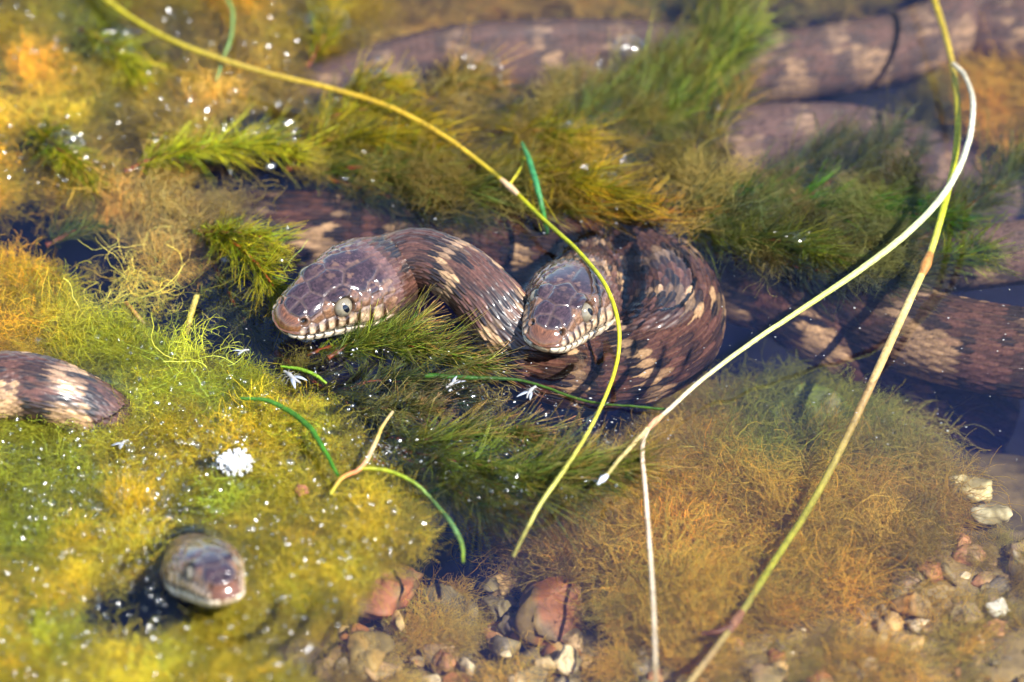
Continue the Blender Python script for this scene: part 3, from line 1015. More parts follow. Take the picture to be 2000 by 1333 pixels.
def in_poly(x, y, poly):
    poly = np.asarray(poly, float)
    inside = np.zeros(len(x), bool)
    j = len(poly) - 1
    for i in range(len(poly)):
        xi, yi = poly[i]; xj, yj = poly[j]
        c = ((yi > y) != (yj > y)) & (x < (xj - xi) * (y - yi) / (yj - yi + 1e-9) + xi)
        inside ^= c
        j = i
    return inside


def colour_field(px, py, ctrl, seed, var=0.35, gmin=0.70):
    """local algae colour: blends of sampled greens, yellows and ambers plus patchy variation"""
    c = np.array([[a, b] for a, b, _ in ctrl], float)
    k = np.array([lin(q) for _, _, q in ctrl])
    wx = px + 120 * (fbm2(px / 60, py / 60, seed, 3) - 0.5)
    wy = py + 120 * (fbm2(px / 60, py / 60, seed + 9, 3) - 0.5)
    d2 = (wx[:, None] - c[:, 0]) ** 2 + (wy[:, None] - c[:, 1]) ** 2 + 200.0
    w = 1 / d2 ** 1.5
    col = (w[:, :, None] * k[None]).sum(1) / w.sum(1)[:, None]
    n = fbm2(px / 26, py / 26, seed + 20, 3)
    h = fbm2(px / 45, py / 45, seed + 31, 2) - 0.5
    col = col * (1 + var * (n - 0.5) * 2)[:, None]
    col = col * (1 + h[:, None] * np.array([0.35, -0.15, -0.4]))
    lum = col @ np.array([0.3, 0.6, 0.1])
    col = (col * 0.88 + lum[:, None] * 0.12 * np.array([1.0, 1.05, 0.75])) * np.array([0.93, 1.08, 0.9])
    col[:, 1] = np.clip(col[:, 1], col[:, 0] * gmin, col[:, 0] * 1.02)
    return np.clip(col, 0.004, 0.80)


GAIN = 1.8


def algae(name, label, polys, ctrl, z_of, spacing, size, mix, seed, holes=(), sheet_drop=None, gap=0.0, gapscale=50, gain=GAIN, gmin=0.70, jitter=0.36):
    """a mass of filamentous algae: tufts set over the area(s) of polys"""
    r = np.random.default_rng(seed)
    pts = []
    allp = np.vstack([np.asarray(p, float) for p in polys])
    x0, y0 = allp.min(0); x1, y1 = allp.max(0)
    sx = spacing * 5500.0; sy = spacing * 5500.0 * math.sin(ELEV)
    gx, gy = np.meshgrid(np.arange(x0, x1, sx), np.arange(y0, y1, sy), indexing='ij')
    px = gx.ravel() + r.uniform(-.7, .7, gx.size) * sx
    py = gy.ravel() + r.uniform(-.7, .7, gx.size) * sy
    keep = np.zeros(len(px), bool)
    for p in polys:
        keep |= in_poly(px, py, p)
    for (hx, hy, rx, ry) in holes:
        q = ((px - hx) / rx) ** 2 + ((py - hy) / ry) ** 2 + 0.5 * (fbm2(px / 30, py / 30, seed + 50, 2) - 0.5)
        keep &= q > 1
    if gap > 0:
        keep &= fbm2(px / gapscale, py / gapscale, seed + 70, 3) > gap
    px, py = px[keep], py[keep]
    z = z_of(px, py)
    W = np.array([P(a, b, c) for a, b, c in zip(px, py, z)])
    n = len(W)
    col = colour_field(px, py, ctrl, seed, gmin=gmin) * gain
    jit = r.normal(size=(n, 1))
    col = col * (1 + jit * np.array([0.05, -0.02, -0.08])) * np.clip(r.normal(1.0, jitter, (n, 1)), 0.3, 1.8)
    kinds = r.choice(3, n, p=mix)
    tid = kinds * 4 + r.integers(0, 4, n)
    sc = size * np.clip(r.lognormal(-0.05, 0.30, n), 0.45, 1.6)
    rot = np.stack([r.normal(size=n) * 0.35, r.normal(size=n) * 0.35, r.uniform(0, 2 * PI, n)], 1)
    V = W; F = []
    C4 = np.concatenate([col, np.ones((n, 1))], 1)
    ist = np.ones(n, bool)
    if sheet_drop is not None:     # the packed inside of the mass, under the loose filaments
        step = 9.0
        gx, gy = np.meshgrid(np.arange(x0, x1, step), np.arange(y0, y1, step), indexing='ij')
        fx, fy = gx.ravel(), gy.ravel()
        k = np.zeros(len(fx), bool)
        for p in polys:
            k |= in_poly(fx, fy, p)
        for (hx, hy, rx, ry) in holes:
            k &= ((fx - hx) / rx) ** 2 + ((fy - hy) / ry) ** 2 > 1
        if gap > 0:
            k &= fbm2(fx / gapscale, fy / gapscale, seed + 70, 3) > gap + 0.02
        nn = fbm2(fx / 22, fy / 22, seed + 5, 3)
        zz = z_of(fx, fy) - sheet_drop + 0.006 * (nn - 0.5)
        SV = np.array([P(a, b, c) for a, b, c in zip(fx, fy, zz)])
        ids = np.arange(len(fx)).reshape(gx.shape); kk = k.reshape(gx.shape)
        okq = kk[:-1, :-1] & kk[1:, :-1] & kk[1:, 1:] & kk[:-1, 1:]
        F = np.stack([ids[:-1, :-1], ids[1:, :-1], ids[1:, 1:], ids[:-1, 1:]], -1)[okq]
        used = np.unique(F)
        remap = -np.ones(len(fx), int); remap[used] = np.arange(len(used))
        F = remap[F] + n
        scol = colour_field(fx[used], fy[used], ctrl, seed, gmin=gmin) * gain * 0.85
        V = np.vstack([W, SV[used]])
        C4 = np.vstack([C4, np.concatenate([scol, np.ones((len(used), 1))], 1)])
        ist = np.concatenate([ist, np.zeros(len(used), bool)])
        tid = np.concatenate([tid, np.zeros(len(used), int)])
        sc = np.concatenate([sc, np.zeros(len(used))])
        rot = np.vstack([rot, np.zeros((len(used), 3))])
    me = make_mesh(name, V, [F] if len(F) else [], C4, M_MAT,
                   extra={'tuft_col': ('FLOAT_COLOR', C4.astype(np.float32)), 'tuft_scale': ('FLOAT', sc.astype(np.float32)),
                          'tuft_rot': ('FLOAT_VECTOR', rot.astype(np.float32)), 'tuft_id': ('INT', tid.astype(np.int32)), 'is_tuft': ('BOOLEAN', ist)})
    o = add_obj(name, me)
    md = o.modifiers.new('growth', 'NODES'); md.node_group = NG
    tag(o, label, 'algae', kind='stuff')
    return o


def zn(base, amp, seed, sc=40):
    return lambda px, py: base + amp * (fbm2(px / sc, py / sc, seed, 3) - 0.5) * 2


# golden mass along the far bank side
CT1 = [(60, 60, (150, 120, 25)), (300, 40, (165, 120, 35)), (500, 60, (160, 112, 30)), (600, 30, (150, 100, 30)), (80, 180, (190, 150, 35)), (60, 210, (195, 150, 25)), (330, 200, (175, 132, 50)),
       (450, 160, (170, 125, 50)), (250, 260, (165, 125, 60)), (400, 230, (180, 135, 65)), (60, 340, (190, 140, 25)), (130, 380, (170, 135, 50)), (330, 430, (180, 135, 75)), (300, 480, (190, 145, 80)),
       (230, 160, (120, 130, 20)), (640, 90, (155, 105, 30)), (470, 380, (170, 130, 75)), (560, 330, (130, 100, 50)), (200, 60, (120, 130, 20))]
algae('algae_mat', 'golden brown tangled algae mass floating around the wet sprigs behind the heads',
      [[(-140, -120), (640, -120), (720, 20), (700, 80), (600, 130), (540, 220), (420, 300), (330, 350), (330, 400), (500, 400), (480, 440), (420, 520), (370, 560), (320, 520), (260, 430), (200, 400), (120, 390), (-140, 405)]],
      CT1, zn(-.007, .005, 81), .0048, .0090, (.46, .24, .30), 201, sheet_drop=.007, gap=.38, gapscale=60, gain=1.6)
CT2 = [(40, 560, (190, 140, 20)), (100, 620, (185, 150, 15)), (0, 640, (200, 130, 20)), (160, 680, (150, 140, 15)), (-50, 560, (180, 130, 30))]
algae('algae_mat', 'amber algae clump between the dark gap and the headless snake length',
      [[(-140, 500), (50, 510), (110, 560), (170, 620), (220, 690), (190, 735), (90, 705), (0, 690), (-140, 690)]], CT2, zn(-.006, .004, 82), .0045, .0080, (.65, .15, .20), 202, sheet_drop=.008)
# bright yellow-green mat in front
CT3 = [(300, 700, (150, 150, 10)), (350, 740, (180, 165, 15)), (270, 760, (170, 160, 15)), (450, 760, (160, 155, 20)), (400, 850, (195, 145, 10)), (330, 870, (180, 130, 10)), (520, 850, (205, 150, 5)),
       (560, 830, (165, 150, 15)), (600, 940, (160, 150, 15)), (660, 1000, (175, 145, 20)), (760, 1010, (170, 140, 35)), (100, 880, (140, 150, 15)), (60, 930, (140, 145, 10)), (200, 900, (170, 140, 20)),
       (260, 970, (200, 140, 10)), (290, 1010, (195, 145, 8)), (180, 1000, (150, 145, 40)), (100, 1020, (130, 145, 8)), (40, 1040, (130, 150, 5)), (150, 1100, (185, 138, 18)), (130, 1150, (180, 140, 15)),
       (40, 1180, (180, 140, 15)), (90, 1230, (130, 145, 5)), (60, 1300, (170, 140, 10)), (250, 1300, (185, 150, 5)), (320, 1280, (175, 150, 10)), (380, 1030, (150, 135, 20)), (500, 1050, (165, 130, 20)),
       (560, 1150, (175, 125, 20)), (600, 1250, (165, 115, 20)), (480, 1300, (160, 115, 25)), (500, 980, (150, 140, 15)), (680, 1120, (165, 120, 20)), (0, 860, (150, 150, 10)), (420, 1220, (170, 140, 10))]
M3 = [(190, 655), (260, 640), (330, 680), (420, 730), (500, 750), (570, 790), (640, 820), (700, 870), (740, 930), (810, 985), (835, 1030), (790, 1085), (720, 1110), (690, 1170), (640, 1220), (600, 1320), (560, 1460),
      (-140, 1460), (-140, 845), (0, 835), (60, 800), (150, 815), (230, 850), (265, 800), (230, 730)]
algae('algae_mat', 'bright yellow green algae mat full of tiny bubbles around the small blunt head', [M3], CT3, zn(-.0060, .0054, 83, 26), .0034, .0070, (.66, .20, .14), 203, gap=.27, gapscale=24, gmin=.80, jitter=.28,
      holes=[(245, 1200, 125, 82), (405, 1135, 90, 75), (560, 1280, 60, 55), (300, 600, 60, 40)], sheet_drop=.006)
# thin wisps over the gap
CT4 = [(300, 560, (185, 165, 90)), (400, 600, (160, 150, 40)), (250, 610, (170, 150, 60)), (480, 640, (140, 135, 50)), (150, 480, (170, 135, 60)), (350, 660, (150, 150, 20))]
algae('algae_wisps', 'thin straw coloured algae threads drifting over the dark gap', [[(150, 520), (330, 500), (470, 560), (520, 640), (560, 720), (620, 790), (480, 770), (330, 700), (200, 660)]],
      CT4, zn(-.006, .003, 84), .0135, .0125, (.06, .10, .84), 204, gap=.40)
# amber growth on the drowned shelf
CT5 = [(1100, 1010, (195, 145, 60)), (1200, 1050, (200, 145, 50)), (1350, 880, (180, 130, 45)), (1500, 830, (140, 130, 40)), (1560, 800, (110, 135, 30)), (1680, 830, (125, 140, 30)), (1780, 900, (170, 140, 60)),
       (1400, 1000, (190, 135, 35)), (1300, 1080, (195, 145, 45)), (1500, 1100, (195, 140, 30)), (1650, 1080, (190, 135, 40)), (1200, 1180, (195, 148, 55)), (1350, 1200, (190, 130, 40)), (1500, 1250, (180, 130, 40)),
       (1130, 1120, (165, 115, 45)), (1700, 1000, (170, 130, 60)), (1250, 1250, (200, 150, 50)), (1800, 1050, (165, 120, 50)), (1280, 820, (150, 130, 60)), (1400, 790, (150, 135, 40))]


def zbed(off, amp, seed):
    def f(px, py):
        W = np.array([P(a, b, -.045)[:2] for a, b in zip(px, py)])
        return bed_z(W[:, 0], W[:, 1]) + off + amp * (fbm2(px / 50, py / 50, seed, 3) - 0.5) * 2
    return f


algae('algae_growth', 'amber feathery algae covering the drowned shelf in front of the coiled loop',
      [[(960, 1020), (1060, 985), (1230, 985), (1265, 880), (1330, 800), (1430, 775), (1480, 800), (1540, 755), (1640, 770), (1740, 820), (1810, 900), (1850, 1000), (1800, 1080), (1700, 1120), (1640, 1160), (1520, 1200), (1420, 1240), (1350, 1290), (1290, 1260), (1220, 1220), (1130, 1170), (1030, 1110)]],
      CT5, zbed(.005, .008, 85), .0050, .0105, (.20, .74, .06), 205, gap=.26, sheet_drop=.003, gain=1.8, gmin=.68, jitter=.18)
algae('algae_growth', 'thin ochre algae fuzz over the gravel behind the cream pebbles', [[(1200, 1260), (1500, 1200), (1700, 1130), (1850, 1020), (2140, 1040), (2140, 1460), (560, 1460), (640, 1200), (760, 1120), (900, 1120), (950, 1300), (1150, 1340)]],
      CT5, zbed(.003, .004, 86), .0090, .0090, (.35, .50, .15), 206, gap=.50, gain=1.7, gmin=.70, jitter=.2)
CT6 = [(1000, -20, (165, 125, 60)), (700, 20, (170, 120, 50)), (1500, 0, (150, 120, 70)), (1900, 180, (205, 140, 35)), (1960, 200, (215, 150, 30)), (1830, 200, (150, 140, 70)), (1400, -10, (140, 130, 40)), (1700, -40, (150, 120, 60))]
algae('algae_growth', 'blurred brown algae lining the far side behind the longest submerged snake', [[(640, -160), (2160, -160), (2160, -60), (1900, -50), (1500, 15), (1300, -10), (1050, -5), (860, 40), (740, 85), (680, 60)]],
      CT6, zn(-.030, .008, 87), .0080, .0130, (.4, .4, .2), 207, sheet_drop=.010, gap=.33)
algae('algae_growth', 'orange yellow algae clump beside the upper end of the long stems', [[(1900, 130), (1960, 140), (2060, 160), (2060, 270), (1980, 240), (1920, 200)], [(1800, 170), (1850, 160), (1860, 230), (1820, 240)]],
      CT6, zn(-.034, .006, 88), .0060, .0120, (.3, .6, .1), 208, gain=1.25, gmin=.62)


CT7 = [(700, 300, (140, 110, 50)), (900, 340, (125, 100, 45)), (1200, 400, (160, 110, 40)), (1500, 430, (120, 105, 55)), (1700, 420, (110, 100, 50)), (900, 170, (150, 115, 70)), (1300, 200, (120, 105, 50)), (1600, 330, (150, 120, 90)), (800, 850, (120, 110, 55)), (1000, 930, (130, 110, 60))]
algae('algae_wisps', 'brown algae scraps caught on the dark feathery sprigs behind and right of the heads',
      [[(560, 200), (900, 180), (1250, 120), (1420, 180), (1440, 330), (1300, 440), (1000, 400), (560, 360)], [(1250, 390), (1400, 340), (1800, 330), (1850, 480), (1700, 540), (1400, 500)]],
      CT7, zn(-.001, .003, 89), .0070, .0078, (.28, .27, .45), 209, gap=.38, gapscale=40, gain=1.5)
algae('algae_wisps', 'drab algae threads snagged on the sprigs in front of the heads',
      [[(560, 700), (900, 690), (1000, 820), (1240, 890), (1200, 950), (900, 990), (700, 900)]],
      CT7, zn(-.0015, .002, 90), .0140, .0070, (.0, .10, .90), 210, gap=.45, gapscale=40, gain=1.6)


# ------------------------------------------------------------------ feathery water weed
def sprig(path, width, cols, seed, whorls=26, per=13, lean=(5, 36), flat=0.4, stem_col=(150, 75, 45), label='', group=None, cat='water weed', zoff=0.0015, fork=True, lrad=0.00017):
    r = np.random.default_rng(seed)
    per = int(per * 1.45); width = width * 1.4
    pts = np.array([P(a, b, z + zoff) for a, b, z in path])
    dense = spline(pts, 20)
    _, tot = resample(dense, np.array([0.0]))
    base = pts[0]
    u = np.linspace(0.04, 1.0, whorls) ** 0.9
    C, _ = resample(dense, u * tot)
    T = np.gradient(C, axis=0); T /= np.linalg.norm(T, axis=1, keepdims=True)
    up = np.array([0, 0, 1.0])
    S = np.cross(T, up); S /= np.linalg.norm(S, axis=1, keepdims=True)
    Uu = np.cross(S, T)
    n = whorls * per
    wi = np.repeat(np.arange(whorls), per)
    ph = r.uniform(0, 2 * PI, n)
    a = np.radians(r.uniform(*lean, n)) * (1 - 0.35 * u[wi])
    ln = width * r.uniform(0.4, 1.15, n) * (0.75 + 0.25 * np.sin(u[wi] * PI))
    rad = np.cos(ph)[:, None] * S[wi] + np.sin(ph)[:, None] * Uu[wi] * flat
    m = 6
    t = np.linspace(0, 1, m)
    d0 = np.cos(a + 0.45)[:, None] * T[wi] + np.sin(a + 0.45)[:, None] * rad
    d1 = np.cos(a * 0.3)[:, None] * T[wi] + np.sin(a * 0.3)[:, None] * rad
    path_l = C[wi][:, None] + ln[:, None, None] * (d0[:, None] * (t - 0.5 * t ** 2)[None, :, None] + d1[:, None] * (0.5 * t ** 2)[None, :, None])
    droop = r.normal(size=(n, 1, 3)) * 0.16 + r.normal(size=(whorls, 1, 3))[wi] * 0.10
    path_l = path_l + droop * ln[:, None, None] * (t ** 2)[None, :, None] * 2
    c0, c1, c2 = [lin(c) for c in cols]            # base, middle, tip
    f = t[None, :, None]
    uu = u[wi][:, None, None]
    cl = c0 * (1 - f) + c1 * f
    tipw = np.clip((f - 0.6) / 0.4, 0, 1) * np.clip(uu * 1.4 - 0.2, 0.15, 1)
    cl = cl * (1 - tipw) + c2 * tipw
    cl = cl * np.clip(r.lognormal(0.0, 0.55, n), 0.25, 2.6)[:, None, None] * r.uniform(0.7, 1.35, whorls)[wi][:, None, None]
    cl = cl * (1 + r.normal(size=(n, 1, 1)) * np.array([0.22, 0.05, -0.1]))
    cl = np.clip(cl, 0.003, 0.9)
    parts = [tubes(path_l, lrad, 3, cl)]
    if fork:
        st = path_l[:, 2]
        dd = (path_l[:, 4] - path_l[:, 2])
        side = r.normal(size=(n, 3)) * 0.22 * np.linalg.norm(dd, axis=1, keepdims=True)
        tt = np.linspace(0, 1, 4)
        fp = st[:, None] + (dd + side)[:, None] * 1.7 * tt[None, :, None] - side[:, None] * 0.5 * (tt ** 2)[None, :, None]
        parts.append(tubes(fp, lrad * 0.8, 3, np.clip(cl[:, 2:6] * 1.1, 0, .9)))
    root = empty('water_weed', base, label, cat, group)
    V, F, CC = merge(parts)
    fo = add_obj('foliage', make_mesh('weed_foliage', V - base, F, CC, M_LEAF), root)
    fo['kind'] = 'stuff'
    sp, _ = resample(dense, np.linspace(0, 1, 40) * tot)
    sr = np.linspace(0.0009, 0.0003, 40) * (1 + 0.5 * (np.arange(40) % 5 == 0))
    sc = lin(stem_col) * 0.6 * r.uniform(0.8, 1.2, (1, 40, 1))
    V, F, CC = tubes(sp[None], sr[None], 6, np.clip(sc, 0, .9), taper=False)
    add_obj('stem', make_mesh('weed_stem', V - base, F, CC, M_STEM), root)
    return root


OL = [(65, 70, 25), (95, 105, 30), (120, 100, 55)]
DK = [(45, 50, 25), (68, 75, 32), (95, 85, 55)]
BR = [(105, 112, 15), (150, 148, 22), (182, 160, 35)]
YL = [(100, 105, 10), (145, 130, 15), (165, 130, 25)]
GB = [(72, 85, 24), (112, 130, 38), (155, 115, 72)]
SPR = [
    # in front, beside the heads
    ([(600, 690, -.006), (700, 672, -.003), (820, 680, -.002), (925, 712, -.003)], .0125, GB, 'green feathery sprig spreading right from under the resting head', dict(per=15, whorls=30)),
    ([(640, 700, -.004), (720, 655, -.001), (800, 640, .001)], .0110, GB, 'upper green sprig tips touching the dark water below the arched neck', dict(per=13, whorls=22)),
    ([(540, 690, -.010), (610, 745, -.006), (680, 790, -.005), (760, 850, -.006)], .0110, DK, 'dark sprig with a bare reddish stem beside the white winged fly', dict(stem_col=(165, 85, 60), per=9)),
    ([(640, 770, -.007), (740, 745, -.004), (850, 760, -.004), (900, 775, -.005)], .0120, DK, 'dull dark sprig lying between the green sprig and the forked twig', dict(per=14)),
    ([(660, 800, -.008), (740, 800, -.004), (830, 800, -.003)], .0100, [(60, 60, 30), (95, 100, 40), (150, 115, 80)], 'brown tipped sprig at the top of the forked twig', {}),
    ([(700, 850, -.010), (820, 860, -.004), (930, 845, -.002), (1040, 850, -.001)], .0115, [(60, 70, 25), (100, 110, 30), (160, 115, 80)], 'pale tipped sprig pointing at the round dark reflection', dict(per=14, whorls=30)),
    ([(740, 870, -.009), (880, 900, -.005), (1020, 920, -.003), (1140, 912, -.002), (1215, 905, -.002)], .0155, GB, 'biggest green sprig, ending in a rusty brush tip beside the pale bent stem', dict(per=18, whorls=40, stem_col=(190, 90, 65))),
    ([(830, 890, -.010), (930, 935, -.006), (1050, 955, -.005), (1150, 945, -.004)], .0130, OL, 'lower green sprig tucked under the biggest one', dict(per=15, whorls=30)),
    ([(780, 890, -.008), (860, 940, -.006), (930, 985, -.006), (985, 1010, -.007)], .0110, [(55, 65, 20), (85, 95, 25), (110, 80, 50)], 'drooping brown sprig over the dark blue gap', dict(per=12)),
    ([(730, 900, -.006), (800, 935, -.006), (870, 975, -.008)], .0095, DK, 'short dark sprig beside the thin curved green blade', dict(per=11, whorls=18)),
    ([(400, 440, -.004), (450, 470, .003), (505, 520, .004), (560, 600, .000)], .0100, BR, 'wet bright green sprig pressed against the snout of the resting head', dict(per=15, whorls=26, stem_col=(185, 90, 40))),
    ([(390, 455, -.004), (440, 455, .004), (500, 460, .005), (545, 490, .002)], .0085, BR, 'wet yellow green sprig arching over behind the resting head', dict(per=13, whorls=20)),
    ([(420, 520, -.008), (460, 600, -.008), (500, 660, -.010)], .0110, DK, 'dark sunken sprig left of the resting head', dict(per=10, whorls=18)),
    # behind the heads
    ([(245, 335, -.003), (330, 300, .003), (430, 285, .004), (520, 285, .003), (575, 300, .001)], .0105, BR, 'long wet bright green sprig arching through the golden algae', dict(per=15, whorls=32)),
    ([(160, 60, -.004), (210, 85, .003), (250, 120, .003), (275, 165, -.002)], .0100, BR, 'wet green tuft highest in the golden algae', dict(per=13, whorls=20)),
    ([(60, 240, -.003), (100, 280, .002), (140, 310, .003), (175, 350, -.002)], .0100, BR, 'wet green tuft beside the dark gap in the golden algae', dict(per=13, whorls=20)),
    ([(90, 480, -.012), (140, 455, -.010), (190, 440, -.012)], .0090, OL, 'small sunken green sprig in the dark gap', dict(per=9, whorls=14)),
    ([(580, 310, -.004), (660, 270, .002), (760, 265, .003), (850, 290, .001)], .0120, YL, 'olive yellow sprig below the long arching yellow stem', dict(per=16, whorls=30)),
    ([(600, 250, -.004), (680, 220, .002), (760, 215, .002), (830, 240, .001)], .0105, YL, 'olive sprig running along under the long arching yellow stem', dict(per=13, whorls=24)),
    ([(560, 330, -.004), (700, 330, -.002), (850, 350, -.002), (980, 375, -.002), (1080, 400, -.004)], .0150, OL, 'broad olive sprig hanging over the dark water behind the arched neck', dict(per=17, whorls=36)),
    ([(640, 350, -.006), (760, 385, -.006), (880, 410, -.007), (980, 430, -.010)], .0130, DK, 'dark trailing sprig edge above the arched neck', dict(per=13, whorls=28)),
    ([(880, 330, -.004), (1000, 325, .001), (1110, 345, .003), (1220, 385, .001)], .0125, YL, 'wet olive sprig between the green blade and the orange patch', dict(per=16, whorls=30)),
    ([(960, 350, -.005), (1080, 380, -.002), (1190, 420, -.003), (1280, 430, -.006)],   .0115, [(75, 75, 20), (130, 110, 30), (200, 120, 40)], 'olive sprig with an orange tinged end behind the loop', dict(per=14, whorls=26)),
    ([(950, 260, -.006), (1020, 255, .000), (1090, 260, .003), (1150, 290, .000)], .0105, YL, 'small wet sprig above the green blade', dict(per=12, whorls=20)),
    ([(600, 130, -.006), (630, 80, .001), (640, 40, .004), (650, 15, .002)], .0090, YL, 'wet brown tuft standing alone by the far water edge', dict(per=12, whorls=18, stem_col=(180, 90, 40))),
    ([(650, 200, -.006), (700, 170, .001), (750, 160, .003), (790, 175, -.001)], .0090, YL, 'wet olive tuft touching the tail of the longest snake', dict(per=12, whorls=18)),
    ([(800, 220, -.008), (870, 180, -.002), (920, 160, .001), (960, 160, -.001)], .0110, [(90, 85, 25), (130, 110, 40), (170, 120, 70)], 'brown sprig lying across the longest snake', dict(per=11, whorls=20)),
    ([(830, 270, -.008), (950, 230, -.006), (1060, 220, -.006), (1150, 190, -.005)], .0130, [(70, 70, 30), (100, 95, 40), (140, 110, 60)], 'dull brown sprig just behind the wet ones', dict(per=12, whorls=26)),
    ([(1040, 300, -.008), (1150, 220, -.004), (1240, 150, -.002), (1300, 110, .000)], .0140, OL, 'leaning green sprig covering the middle of the longest snake', dict(per=14, whorls=30)),
    ([(1120, 300, -.008), (1260, 210, -.004), (1360, 120, -.001), (1410, 40, .001), (1440, -40, .002)], .0160, OL, 'tallest dark green sprig, reaching over the longest snake', dict(per=18, whorls=40)),
    ([(1180, 320, -.009), (1300, 240, -.005), (1390, 160, -.002), (1450, 70, .000)], .0140, [(50, 65, 20), (80, 100, 25), (135, 140, 30)], 'yellow tipped sprig against the tallest one', dict(per=14, whorls=30)),
    ([(1280, 370, -.009), (1350, 300, -.005), (1400, 240, -.004), (1440, 180, -.004)], .0110, [(80, 75, 30), (110, 100, 35), (150, 110, 50)], 'brown upright sprig over the pale backed snake', dict(per=12, whorls=24)),
    ([(1230, 410, -.006), (1380, 410, -.003), (1540, 440, -.003), (1680, 470, -.004), (1760, 480, -.005)], .0150, DK, 'long dark sprig right of the loop, crossed by the pale stem', dict(per=16, whorls=40)),
    ([(1300, 430, -.006), (1420, 460, -.003), (1540, 475, .000), (1640, 500, -.003)], .0130, [(50, 60, 15), (80, 90, 15), (95, 90, 30)], 'dark sprig carrying the bright wet hump', dict(per=14, whorls=30)),
    ([(1350, 380, -.007), (1480, 390, -.005), (1620, 400, -.003), (1750, 410, -.003), (1840, 430, -.005)], .0130, [(30, 70, 15), (45, 105, 15), (110, 120, 25)], 'vivid green sprig in the middle of the dark weed', dict(per=15, whorls=34)),
    ([(1450, 400, -.008), (1530, 350, -.006), (1590, 310, -.006), (1640, 270, -.006)], .0115, DK, 'dark upright sprig on the pale backed snake', dict(per=13, whorls=22)),
    ([(1560, 400, -.008), (1630, 350, -.006), (1690, 310, -.006), (1745, 255, -.006)], .0115, DK, 'dark upright sprig at the end of the pale backed snake', dict(per=13, whorls=22)),
    ([(1700, 420, -.010), (1740, 370, -.009), (1770, 330, -.009), (1800, 285, -.010)], .0080, DK, 'narrow dark sprig left of the two crossing stems', dict(per=11, whorls=18)),
    ([(1780, 480, -.010), (1870, 420, -.006), (1950, 360, -.006), (2030, 300, -.008)], .0140, [(45, 55, 20), (70, 75, 30), (95, 95, 45)], 'large dark sprig reaching right of the crossing stems', dict(per=16, whorls=30)),
    ([(1480, 500, -.010), (1600, 530, -.008), (1720, 540, -.008), (1820, 520, -.010)], .0140, DK, 'shadowy sprig hanging over the narrow snake body', dict(per=13, whorls=30)),
    ([(1780, 500, -.010), (1850, 500, -.008), (1920, 490, -.009)], .0100, [(60, 75, 10), (95, 115, 15), (140, 135, 20)], 'yellow green sprig end lying on the narrow snake body', dict(per=11, whorls=18)),
]
for q, (path, w, cols, label, kw) in enumerate(SPR):
    if q < 13:
        kw = dict(zoff=0.0018, lrad=0.00016, **kw)
    sprig(path, w, cols, 400 + q, label=label, group='feathery water weed sprigs', **kw)


# ------------------------------------------------------------------ long stems and blades
def stem(name, label, path, rad, cols, seed, nodes=(), cat='stem', hairs=0, tip=None, branches=(), flat=1.0):
    """path rows (px,py,z); cols list of sRGB along; nodes [(u, sRGB)]"""
    r = np.random.default_rng(seed)
    pts = np.array([P(a, b, z) for a, b, z in path])
    dense = spline(pts, 24)
    _, tot = resample(dense, np.array([0.0]))
    base = pts[0]
    root = empty(name, base, label, cat)
    m = 160

    def tube_of(dn, tt, rr, cc, mm, nm, par):
        C, _ = resample(dn, np.linspace(0, 1, mm) * tt)
        C = C + np.cumsum(r.normal(size=C.shape) * 0.00003, axis=0)
        u = np.linspace(0, 1, mm)
        cl = np.array([lin(c) for c in cc]); k = np.linspace(0, 1, len(cl))
        colr = np.stack([np.interp(u, k, cl[:, j]) for j in range(3)], 1) * (0.85 + 0.3 * vnoise2(u * 60, u * 0, seed))[:, None]
        rd = np.interp(u, np.linspace(0, 1, len(rr)), rr)
        V, F, CC = tubes(C[None], rd[None], 8, colr[None], taper=False)
        add_obj(nm, make_mesh(name + '_' + nm, V - base, F, CC, M_STEM), par)
        return C
    C = tube_of(dense, tot, rad, cols, m, 'stalk', root)
    for (u, c) in nodes:
        i = int(u * (m - 1))
        seg = C[max(i - 2, 0):i + 3]
        rr = np.interp(u, np.linspace(0, 1, len(rad)), rad)
        pr = np.array([1.02, 1.3, 1.55, 1.3, 1.02])[:len(seg)] * rr
        V, F, CC = tubes(seg[None], pr[None], 8, np.broadcast_to(lin(c), (1, len(seg), 3)), taper=False)
        add_obj('node', make_mesh(name + '_node', V - base, F, CC, M_STEM), root)
    for (bp, br, bc) in branches:
        d2 = spline(np.array([P(a, b, z) for a, b, z in bp]), 20)
        _, t2 = resample(d2, np.array([0.0]))
        tube_of(d2, t2, br, bc, 60, 'branch', root)
    if hairs:
        i = r.integers(3, m - 3, hairs)
        rr = np.interp(i / (m - 1), np.linspace(0, 1, len(rad)), rad)
        d = r.normal(size=(hairs, 3)); d /= np.linalg.norm(d, axis=1, keepdims=True)
        st = C[i] + d * rr[:, None] * 0.9
        tt = np.linspace(0, 1, 3)
        hp = st[:, None] + d[:, None] * tt[None, :, None] * r.uniform(.0003, .0011, hairs)[:, None, None]
        V, F, CC = tubes(hp, 0.00007, 3, np.full((hairs, 3), .6))
        ho = add_obj('hairs', make_mesh(name + '_hairs', V - base, F, CC, M_FLUFF), root)
        ho['kind'] = 'stuff'
    return root


